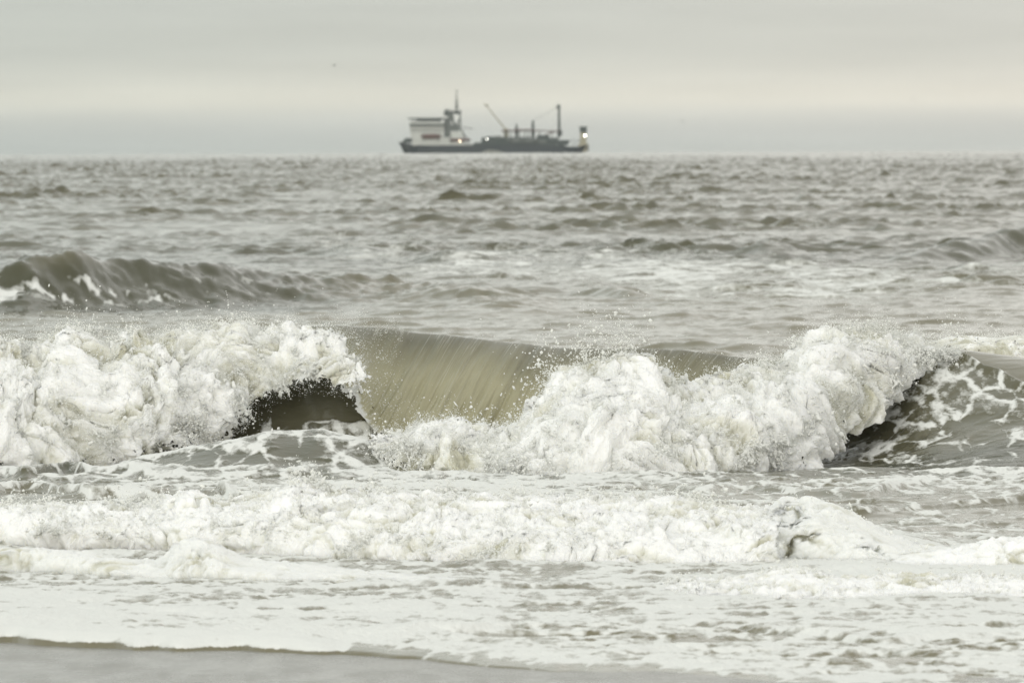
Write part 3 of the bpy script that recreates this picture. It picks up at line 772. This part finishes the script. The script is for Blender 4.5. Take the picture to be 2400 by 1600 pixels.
add(spray_for(0, 9000, g, 'top', .0025, .03, .03)); add(spray_for(0, 30000, g, 'all', .0022, .01, .025)); add(spray_for(0, 500, g, 'top', .0026, .10, .05))
add(spray_for(0, 9000, g, 'bot', .003, .02, .09, (200, 900)))
add(spray_for(1, 9000, g, 'top', .0025, .03, .03, (1250, 2250))); add(spray_for(1, 34000, g, 'all', .0022, .01, .025)); add(spray_for(1, 500, g, 'top', .0026, .10, .05, (1300, 2200)))
add(spray_for(1, 7000, g, 'bot', .004, .02, .06)); add(spray_for(1, 5500, g, 'top', .0034, .08, .09, (1260, 1510)))
add(spray_for(1, 3500, g, 'top', .003, .03, .04, (870, 1300))); add(spray_for(2, 5000, g, 'top', .003, .06, .04))
def strands_for(idx, n, sel, pxr, L, rad, updir):
    p, R = spray_for(idx, n, g, sel, rad, .0, .015, pxr)
    m = len(p); dr = g.standard_normal((m, 3))*[.55, .5, .4] + updir; dr /= np.linalg.norm(dr, axis=1)[:, None]
    return strands(m, p, dr, g.exponential(L, m)*.7+.01, R, g)
add(strands_for(0, 700, 'top', (-400, 760), .07, .006, [0, -.2, 1])); add(strands_for(0, 1500, 'all', None, .05, .005, [.2, -1, .3]))
add(strands_for(0, 500, 'bot', (250, 880), .06, .006, [.1, -.5, -.4])); add(strands_for(0, 450, 'bot', (580, 900), .06, .0045, [.3, -.3, -.5]))
add(strands_for(1, 900, 'top', (1260, 2250), .08, .006, [-.2, -.2, 1])); add(strands_for(1, 2000, 'all', None, .05, .005, [.2, -1, .3]))
add(strands_for(1, 500, 'bot', (1700, 2200), .05, .006, [.7, -.5, -.3])); add(strands_for(2, 250, 'top', None, .10, .004, [0, 0, 1]))
P_, R_ = np.concatenate(PP), np.concatenate(RR)
o = keep(drops('spray', main, P_, np.clip(R_, .0012, .016))); tag(o, kind='stuff')
print('drops', len(P_))
for ii, nn_ in ((0, 230000), (1, 300000), (2, 30000)):
    tag(keep(mist('fine_spray', main, ii, nn_, .0018, .020, g)), kind='stuff')

# ---------------- second breaker (middle foreground)
w2 = empty('breaking_wave', (0, 50.5, 0)); w2.matrix_basis = Matrix.Translation((0, 50.5, 0))
tag(w2, 'low broken wave of churning foam in front of the largest, ending in a foamy curl', 'breaking wave')
i0 = len(MASS_PTS)
keep(mass('whitewater', w2,
     [(-900, 1195), (-100, 1195), (60, 1200), (200, 1190), (330, 1200), (400, 1180), (440, 1160), (520, 1190), (640, 1160), (700, 1138), (760, 1165), (900, 1165), (1100, 1175), (1300, 1180), (1500, 1180), (1650, 1190), (1760, 1200), (1850, 1210)],
     [(-900, 1250), (0, 1250), (150, 1260), (350, 1268), (600, 1280), (800, 1300), (1000, 1318), (1300, 1330), (1550, 1332), (1700, 1325), (1800, 1300), (1850, 1290)],
     [(-900, 51.9), (400, 51.5), (900, 51.0), (1900, 50.6)],
     [(-900, 51.0), (0, 51.0), (400, 50.4), (800, 49.6), (1300, 48.9), (1900, 48.8)],
     -420, 1840, amp=.075, freq=3.3, step=1.5, nv=240, aer=.78, topfade=.18, seed=8))
# foam curl
keep(mass('foam_curl', w2,
     [(1700, 1260), (1750, 1225), (1790, 1200), (1830, 1178), (1880, 1172), (1950, 1182), (2010, 1212), (2060, 1245), (2130, 1275), (2220, 1285), (2300, 1290)],
     [(1700, 1325), (1760, 1330), (1830, 1322), (1880, 1300), (1940, 1312), (2000, 1330), (2100, 1320), (2300, 1335)],
     [(1700, 50.4), (2300, 50.4)], [(1700, 48.9), (1850, 49.3), (2000, 49.1), (2300, 48.8)],
     1710, 2290, amp=.045, freq=3.2, step=1.5, nv=260, aer=.9, smooth=.5, seed=9, mat=M_CREAM,
     dents=((1852, 34, .60, .20, -.05, .26), (1880, 44, .17, .07, .09, .09), (2040, 26, .30, .08, .05, .10), (1780, 12, .45, .25, .1, .10)),
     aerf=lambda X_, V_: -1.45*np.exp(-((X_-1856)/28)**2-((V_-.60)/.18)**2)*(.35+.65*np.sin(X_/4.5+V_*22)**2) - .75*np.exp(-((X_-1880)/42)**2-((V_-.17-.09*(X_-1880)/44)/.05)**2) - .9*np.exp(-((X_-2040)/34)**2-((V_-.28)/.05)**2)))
g = np.random.default_rng(22); PP, RR = [], []
add(spray_for(i0, 7000, g, 'top', .0028, .03, .03)); add(spray_for(i0, 9000, g, 'all', .0028, .01, .02)); add(spray_for(i0, 5000, g, 'bot', .003, .01, .03))
add(spray_for(i0+1, 600, g, 'all', .003, .01, .03)); add(strands_for(i0, 900, 'top', None, .05, .0045, [0, -.2, 1])); add(strands_for(i0, 1400, 'all', None, .035, .004, [0, -.6, .8]))
P_, R_ = np.concatenate(PP), np.concatenate(RR)
tag(keep(drops('spray', w2, P_, np.clip(R_, .001, .010))), kind='stuff')

# ---------------- right foreground roller
w3 = empty('breaking_wave', (2.4, 45.5, 0)); w3.matrix_basis = Matrix.Translation((2.4, 45.5, 0))
tag(w3, 'small lumpy foam roller at lower right nearest the beach', 'breaking wave')
i0 = len(MASS_PTS)
keep(mass('whitewater', w3,
     [(1500, 1385), (1600, 1372), (1680, 1370), (1760, 1362), (1840, 1345), (1900, 1350), (1960, 1362), (2100, 1358), (2200, 1360), (2400, 1362), (2900, 1370)],
     [(1500, 1395), (1560, 1425), (1700, 1435), (1850, 1432), (2100, 1440), (2300, 1450), (2900, 1455)],
     [(1500, 46.4), (2900, 46.2)], [(1500, 45.6), (1700, 44.9), (2300, 44.6), (2900, 44.5)],
     1530, 2820, amp=.06, freq=4., step=1.6, nv=170, aer=.8, smooth=.2, topfade=.25, seed=12))
keep(mass('whitewater', w3,
     [(2050, 1310), (2150, 1300), (2240, 1290), (2300, 1275), (2350, 1268), (2420, 1270), (2600, 1290), (2900, 1300)],
     [(2050, 1330), (2200, 1335), (2400, 1340), (2900, 1345)],
     [(2050, 49.2), (2900, 49.0)], [(2050, 48.6), (2900, 48.2)],
     2070, 2820, amp=.05, freq=3.6, step=1.8, nv=110, aer=.75, smooth=.4, seed=13))
g = np.random.default_rng(23); PP, RR = [], []
add(spray_for(i0, 2500, g, 'top', .0026, .02, .02)); add(spray_for(i0, 2500, g, 'all', .0026, .006, .015)); add(strands_for(i0, 500, 'top', None, .035, .004, [0, -.2, 1]))
P_, R_ = np.concatenate(PP), np.concatenate(RR)
tag(keep(drops('spray', w3, P_, np.clip(R_, .001, .008))), kind='stuff')

# ---------------- thin foam ridge at lower left
w4 = empty('foam_ridge', (-2, 46.5, 0)); w4.matrix_basis = Matrix.Translation((-2, 46.5, 0))
tag(w4, 'thin rope of thick white foam with a rounded hump, lower left near the beach', 'foam ridge')
keep(mass('foam_rope', w4,
     [(-900, 1290), (0, 1294), (100, 1292), (220, 1302), (300, 1315), (380, 1318), (420, 1280), (460, 1270), (510, 1285), (560, 1312), (620, 1320), (760, 1332), (900, 1345), (1000, 1352), (1200, 1365), (1400, 1378)],
     [(-900, 1330), (0, 1330), (100, 1325), (230, 1335), (300, 1348), (380, 1352), (460, 1356), (560, 1350), (700, 1358), (900, 1370), (1200, 1380), (1400, 1384)],
     [(-900, 48.4), (400, 48.0), (1400, 46.9)], [(-900, 48.2), (0, 48.2), (450, 47.2), (900, 46.75), (1400, 46.4)],
     -420, 1380, amp=.05, freq=4.2, step=1.8, nv=130, aer=.9, smooth=.45, mat=M_CREAM, seed=15, back=.2))

# ------------------------------------------------------------------ ship
def box_bm(bm, x0, x1, y0, y1, z0, z1, tx0=0, tx1=0):
    vs = [bm.verts.new(c) for c in ((x0, y0, z0), (x1, y0, z0), (x1, y1, z0), (x0, y1, z0), (x0+tx0, y0, z1), (x1+tx1, y0, z1), (x1+tx1, y1, z1), (x0+tx0, y1, z1))]
    for f in ((0, 3, 2, 1), (4, 5, 6, 7), (0, 1, 5, 4), (1, 2, 6, 5), (2, 3, 7, 6), (3, 0, 4, 7)): bm.faces.new([vs[i] for i in f])
def tube_bm(bm, a, b, r0, r1=None, n=10):
    a, b = Vector(a), Vector(b); r1 = r0 if r1 is None else r1
    z = (b-a).normalized(); x = z.orthogonal().normalized(); y = z.cross(x)
    A = [bm.verts.new(a+(x*math.cos(t)+y*math.sin(t))*r0) for t in [i*2*math.pi/n for i in range(n)]]
    B = [bm.verts.new(b+(x*math.cos(t)+y*math.sin(t))*r1) for t in [i*2*math.pi/n for i in range(n)]]
    for i in range(n): bm.faces.new((A[i], A[(i+1) % n], B[(i+1) % n], B[i]))
    bm.faces.new(A[::-1]); bm.faces.new(B)
def bobj(name, bm, m, parent, bev=0.):
    if bev: bmesh.ops.bevel(bm, geom=[e for e in bm.edges], offset=bev, segments=1, affect='EDGES')
    bmesh.ops.recalc_face_normals(bm, faces=bm.faces)
    me = bpy.data.meshes.new(name); bm.to_mesh(me); bm.free(); me.materials.append(m)
    o = bpy.data.objects.new(name, me); COL.objects.link(o); o.parent = parent
    return o
SD = 5000.0
S = .25/4.523*1.0        # metres per zoomed pixel
def zx(v): return (v-1160)*S
def zz(v): return (806-v)*S
ship_x = float(xat(900+1160/4.523, 358, SD)); ship_z = float(zat(900+1160/4.523, 358.2, SD))
ship = empty('dredging_ship', (ship_x, SD, ship_z-.35)); ship.rotation_euler = (0, -ROLL*0, 0)
tag(ship, 'dark hulled dredging ship with white deckhouse, tall mast and deck cranes on the horizon', 'ship')
MH = paint('hull_paint', (.006, .020, .027), .5, .15, .1); MWH = paint('deckhouse_white', (.50, .52, .49), .5, .1, .2); MGR = paint('deck_grey', (.12, .14, .13), .6, .2, .2)
MDK = paint('dark_green_steel', (.022, .042, .038), .6, .2, .3); MRD = paint('rust_red', (.11, .055, .045), .55, .2, .4); MYL = paint('pale_yellow_steel', (.36, .34, .24), .6, .2, .3); MGL = paint('bridge_glass', (.03, .04, .04), .15, .05, .5)
def hull():
    # stations along x: (x, deck z, half beam at deck, half beam at waterline)
    bm = bmesh.new()
    st = [(152, 682, .3, .0, 0), (175, 684, 2.6, .0, 0), (205, 690, 4.6, .3, 0), (270, 702, 7.2, 3.6, 0), (360, 716, 8.8, 6.8, 0), (520, 722, 9.5, 9., 0), (1040, 722, 9.5, 9.3, 0),
          (1560, 722, 9.5, 9.3, 0), (1900, 724, 9.5, 9., 0), (1945, 738, 9.4, 8.4, 0), (2060, 742, 9.0, 7.0, 0), (2110, 728, 8.6, 5.6, 0), (2168, 712, 8.0, 3., 0)]
    rings = []
    for i, (x, zd, bd, bw, _) in enumerate(st):
        low = {0: 682+2, 1: 720, 2: 790}.get(i, 850); low = {12: 780, 11: 800, 10: 815}.get(i, low)
        D = zz(zd); L = zz(low); X = zx(x)
        r = []
        for k in range(7):
            t = k/6; r.append((X, -(bw+(bd-bw)*t**1.6), L+(D-L)*t))
        rr = r + [(a, -b, c) for a, b, c in r[::-1]]
        rings.append([bm.verts.new(c) for c in rr])
    for a, b in zip(rings[:-1], rings[1:]):
        for k in range(13): bm.faces.new((a[k], a[k+1], b[k+1], b[k]))
        bm.faces.new((a[13], a[0], b[0], b[13]))
    bm.faces.new(rings[0][::-1]); bm.faces.new(rings[-1])
    h = bobj('hull', bm, MH, ship)
    b2 = bmesh.new(); box_bm(b2, zx(186), zx(300), -6, -5.7, zz(692), zz(642), 2.2, 0); bobj('bulwark', b2, MDK, h); b2 = bmesh.new(); box_bm(b2, zx(186), zx(300), 5.7, 6, zz(692), zz(642), 2.2, 0); bobj('bulwark', b2, MDK, h)
    b2 = bmesh.new()
    for k in range(2): tube_bm(b2, (zx(232+k*30), -7.4, zz(735)), (zx(232+k*30), -6.6, zz(735)), .5); bobj('anchor', b2, MGR, h); b2 = bmesh.new()
hull()
def part(name, m, boxes=(), tubes=(), bev=0.):
    bm = bmesh.new()
    for b in boxes:
        x0, x1, z1, z0, hw = b[:5]; t = b[5:] or (0, 0)
        y0, y1 = (-hw, hw) if not isinstance(hw, tuple) else hw
        box_bm(bm, zx(x0), zx(x1), y0, y1, zz(z0), zz(z1), *t)
    if bev: bmesh.ops.bevel(bm, geom=list(bm.edges), offset=bev, segments=1, affect='EDGES')
    for t in tubes:
        (xa, za, ya), (xb, zb_, yb), r0 = t[:3]; r1 = t[3] if len(t) > 3 else r0
        tube_bm(bm, (zx(xa), ya, zz(za)), (zx(xb), yb, zz(zb_)), r0*S, r1*S)
    return bobj(name, bm, m, ship)
dh = part('deckhouse', MWH, [(292, 632, 545, 640, 7.5, -1.0, 0), (278, 640, 470, 545, 8.2, -.6, 0), (300, 860, 636, 722, 8.6)], bev=.15)
def sub(name, m, parent, boxes=(), tubes=()):
    o = part(name, m, boxes, tubes); o.parent = parent; return o
sub('bridge_roof', MDK, dh, [(262, 640, 428, 444, 9.2), (345, 612, 440, 458, 8.7)])
for k in range(9):
    sub('window', MGL, dh, [(300+k*35, 326+k*35, 458, 468, (-8.32, -8.1))])
for k in range(12):
    sub('porthole', MGL, dh, [(300+k*27, 308+k*27, 560, 572, (-7.75, -7.4))])
sub('deck_rail', MGR, dh, [(276, 640, 494, 502, (-8.9, -8.5)), (276, 640, 514, 518, (-8.9, -8.5))], [((x, 518, -8.7), (x, 494, -8.7), 2.0) for x in range(280, 640, 24)])
part('side_screen', MGR, [(276, 640, 492, 520, 8.4)])
for (x0, x1, z1, z0) in ((392, 610, 598, 652), (690, 925, 645, 680)):
    bm = bmesh.new(); bmesh.ops.create_uvsphere(bm, u_segments=20, v_segments=10, radius=1)
    for v in bm.verts: v.co = Vector((zx((x0+x1)/2)+math.copysign(abs(v.co.x)**.7, v.co.x)*(x1-x0)/2*S, -9.2+v.co.y*1.3, zz((z1+z0)/2)+v.co.z*(z0-z1)/2*S))
    lb = bobj('lifeboat', bm, MRD, ship); 
    for xd in (x0+30, x1-30): sub('davit', MGR, lb, (), [((xd, z0+20, -9.2), (xd, z1-10, -9.4), 5)])
fn = part('funnel_tower', MGR, [(640, 712, 430, 722, 3.6), (712, 800, 500, 570, 3.0), (676, 735, 360, 430, 2.6)], bev=.12)
sub('exhaust', MDK, fn, [(638, 694, 355, 410, 2.2)], [((655, 358, 0), (655, 338, 0), 8), ((678, 358, 0), (678, 332, 0), 8)])
sub('platform', MDK, fn, [(690, 822, 356, 374, 3.2), (742, 800, 372, 390, 2.)], [((700, 356, -3), (700, 338, -3), 2), ((740, 356, -3), (740, 338, -3), 2), ((815, 356, -3), (815, 338, -3), 2), ((700, 338, -3), (815, 338, -3), 2)])
sub('leg', MGR, fn, (), [((812, 560, -2.5), (808, 374, -2.5), 9)]); sub('leg', MGR, fn, (), [((812, 560, 2.5), (808, 374, 2.5), 9)])
sub('brace', MGR, fn, (), [((818, 556, -2.5), (868, 640, -2.5), 11)]); sub('brace', MGR, fn, (), [((740, 505, -2), (724, 380, -2), 12)])
sub('brace', MGR, fn, (), [((700, 420, -2), (760, 500, -2), 9), ((806, 440, -2), (770, 500, -2), 8)])
part('deck_cabin', MWH, [(706, 838, 574, 650, 5.5), (840, 930, 698, 722, 7)], bev=.15)
mm = part('mast', MGR, (), [((772, 372, 0), (772, 230, 0), 9, 6), ((772, 230, 0), (774, 128, 0), 5.5, 3.5)])
sub('radar', MDK, mm, [(756, 790, 232, 240, 1.5), (748, 796, 262, 270, 1.5), (760, 786, 290, 330, .8)], [((752, 300, 0), (794, 300, 0), 3)])
sub('yard', MGR, mm, (), [((752, 140, 0), (796, 140, 0), 1.6)]); sub('yard', MGR, mm, (), [((756, 205, 0), (790, 205, 0), 1.6)])
part('aft_railing', MGR, (), [((x, 560, -6), (x, 512+((x-830)*.25), -6), 2.0) for x in range(840, 960, 20)] + [((830, 520, -6), (960, 545, -6), 2.)])
part('hopper', MDK, [(930, 1036, 690, 722, 8.9, 2, 0), (1030, 1560, 636, 722, 8.9, .3, 0), (1560, 1850, 660, 722, 8.7), (1850, 1948, 668, 724, 9.0, 0, 1.4), (1620, 1752, 616, 664, 6.5), (1080, 1200, 628, 640, 7)], bev=.2)
for b_ in [(1180, 1250, 622, 650, (-9.6, -8.9)), (1355, 1440, 640, 690, (-9.9, -8.8)), (1490, 1580, 650, 690, (-9.9, -8.8)), (1640, 1720, 660, 700, (-9.9, -8.7)), (1752, 1850, 640, 670, 6)]:
    part('deck_house_box', MGR, [b_], bev=.08)
for t_ in [((1300, 660, -9.6), (1340, 660, -9.6), 14), ((1450, 668, -9.6), (1480, 668, -9.6), 18), ((1590, 662, -9.7), (1628, 662, -9.7), 18)]:
    part('winch', MGR, (), [t_])
part('vent_pipe', MGR, (), [((1780, 640, -6), (1780, 600, -6), 4)])
cr = part('deck_crane', MYL, [(1270, 1320, 545, 640, 1.6)], bev=.1)
sub('boom', MYL, cr, (), [((1290, 552, 0), (1072, 284, 0), 7.5, 5.5), ((1110, 302, 0), (1060, 284, 0), 7)])
pg = part('pipe_gantry', MRD, [(1262, 1520, 560, 572, (-3, 3)), (1380, 1560, 552, 562, (-1.5, 1.5))], [((1245, 568, -3), (1530, 562, -3), 7), ((1530, 562, -3), (1880, 578, -3), 6)])
for x in (1285, 1345, 1440, 1492, 1530, 1650):
    sub('support', MGR, pg, (), [((x, 640, -3), (x, 566, -3), 6)])
sub('support', MRD, pg, (), [((1690, 622, -3), (1800, 580, -3), 6)])
sub('hook_block', MDK, pg, [(1760, 1800, 574, 594, 1.2)])
for x, zt in ((1406, 494), (1580, 452)):
    p_ = part('kingpost', MDK, [(x-22, x+22, 560, 590, 2.2)], [((x, 650, 0), (x, zt+40, 0), 18, 14), ((x, zt+40, 0), (x, zt, 0), 12, 7)], bev=0)
p_ = part('derrick_post', MDK, [(1836, 1888, 562, 618, 2.2)], [((1858, 640, 0), (1856, 330, 0), 16, 12), ((1856, 335, 0), (1852, 288, 0), 15, 6)])
sub('masthead', MDK, p_, [(1832, 1872, 300, 334, 1.1)]); sub('stay_wire', MGR, p_, (), [((1840, 318, 0), (1604, 458, 0), 1.6)])
st_ = part('stern_gantry', MYL, [(2078, 2146, 590, 735, 5, 0, 0), (2058, 2172, 706, 745, 7.0, .2, -.4), (2084, 2150, 745, 795, 6)], bev=.15)
sub('winch_house', MDK, st_, [(2076, 2150, 530, 592, 4.4), (2062, 2160, 526, 532, 4.8)])
sub('deck_rail', MGR, st_, (), [((x, 740, -6), (x, 664, -6), 1.8) for x in range(1984, 2075, 18)] + [((1975, 664, -6), (2075, 664, -6), 1.8)])
for (x, z, col, s) in ((805, 675, (1., .82, .58), 11.), (1092, 657, (1., .97, .88), 8.), (2131, 622, (1., .96, .84), 20.)):
    bm = bmesh.new(); bmesh.ops.create_uvsphere(bm, u_segments=12, v_segments=8, radius=.36)
    for v in bm.verts: v.co += Vector((zx(x), -10.6, zz(z)))
    lp = bobj('deck_lamp', bm, lampm('lamp_glow', col, s), ship)
    sub('lamp_arm', MGR, lp, (), [((x, z-4, -10.5), (x, z-4, -4), 2.5)])
# discharge foam against the hull
bm = bmesh.new(); gg = np.random.default_rng(5)
for k in range(46):
    x = gg.uniform(1060, 1262); h_ = np.interp(x, [1060, 1100, 1180, 1262], [30, 44, 42, 26])*gg.uniform(.4, 1)
    m_ = Matrix.Translation((zx(x), -10.4-gg.uniform(0, 1.2), zz(812-h_*.5))) @ Matrix.Diagonal((gg.uniform(.5, 1.2), .7, h_*S*.55, 1))
    bmesh.ops.create_icosphere(bm, subdivisions=2, radius=1, matrix=m_)
ds = bobj('discharge_water', bm, paint('overflow_foam', (.26, .27, .24), .8, .25, .8), ship)

# ------------------------------------------------------------------ birds
MB = paint('gull_feathers', (.16, .16, .155), .8, .2, 3.)
def bird(px, py, d, bank, heading, label, s=1.0):
    e = empty('seabird', (float(xat(px, py, d)), d, float(zat(px, py, d)))); e.rotation_euler = (bank, .0, heading); e.scale = (s, s, s)
    tag(e, label, 'bird', 'seabirds flying over the sea')
    bm = bmesh.new(); bmesh.ops.create_uvsphere(bm, u_segments=12, v_segments=8, radius=1)
    for v in bm.verts:
        t = v.co.y; v.co = Vector((v.co.x*.09, v.co.y*.27, v.co.z*.08))
        if t > .6: v.co.x *= .7
    tube_bm(bm, (0, .24, .01), (0, .34, 0), .03, .008, 6)
    box_bm(bm, -.05, .05, -.38, -.22, -.01, .01)
    bobj('body', bm, MB, e)
    for sgn in (-1, 1):
        bm = bmesh.new(); pts = []
        for i in range(7):
            t = i/6; x = sgn*(.05+.62*t); c = .15*(1-t**1.6)+.02; zc_ = .16*math.sin(min(t, .45)/.45*math.pi/2) - .10*max(0, t-.45)
            yc = .04-.10*max(0, t-.4)
            pts.append(((x, yc+c*.4, zc_), (x, yc-c*.6, zc_-.01)))
        for dz in (0, .012):
            pass
        top = [[bm.verts.new((a[0], a[1], a[2]+.008)), bm.verts.new((b[0], b[1], b[2]+.004))] for a, b in pts]
        bo = [[bm.verts.new((a[0], a[1], a[2]-.008)), bm.verts.new((b[0], b[1], b[2]-.004))] for a, b in pts]
        for i in range(6):
            bm.faces.new((top[i][0], top[i+1][0], top[i+1][1], top[i][1])); bm.faces.new((bo[i][1], bo[i+1][1], bo[i+1][0], bo[i][0]))
            bm.faces.new((top[i][0], bo[i][0], bo[i+1][0], top[i+1][0])); bm.faces.new((top[i][1], top[i+1][1], bo[i+1][1], bo[i][1]))
        bm.faces.new((top[6][0], bo[6][0], bo[6][1], top[6][1]))
        bobj('wing', bm, MB, e)
bird(784, 154, 1500., -.5, .9, 'darkest seabird with raised wings, high at left over the ship')
bird(1600, 285, 2100., .3, 1.9, 'small grey seabird low over the horizon, just right of the ship')
bird(2140, 233, 2300., .5, .4, 'pale tiny seabird in the warm band of sky at far right')
bird(1651, 279, 3000., .2, 1.2, 'faintest seabird, barely visible right of another low bird')
bird(824, 248, 3000., .2, .7, 'faint seabird left of the ship mast, below the darkest bird')

# ------------------------------------------------------------------ haze
HZ = True
if HZ:
    bm = bmesh.new(); box_bm(bm, -4500, 4500, -120, 7700, -7.5, 48.0)
    m = bpy.data.materials.new('sea_haze'); m.use_nodes = True; n = m.node_tree.nodes; n.remove(n['Principled BSDF'])
    pv = n.new('ShaderNodeVolumePrincipled'); pv.inputs['Color'].default_value = (.87, .90, .90, 1); pv.inputs['Density'].default_value = .000034
    m.node_tree.links.new(pv.outputs[0], n['Material Output'].inputs['Volume'])
    bmesh.ops.recalc_face_normals(bm, faces=bm.faces)
    me = bpy.data.meshes.new('haze'); bm.to_mesh(me); bm.free(); me.materials.append(m)
    hz = bpy.data.objects.new('haze', me); COL.objects.link(hz); tag(hz, 'thin sea haze', 'haze', kind='stuff')
print('built', time.time()-t0)
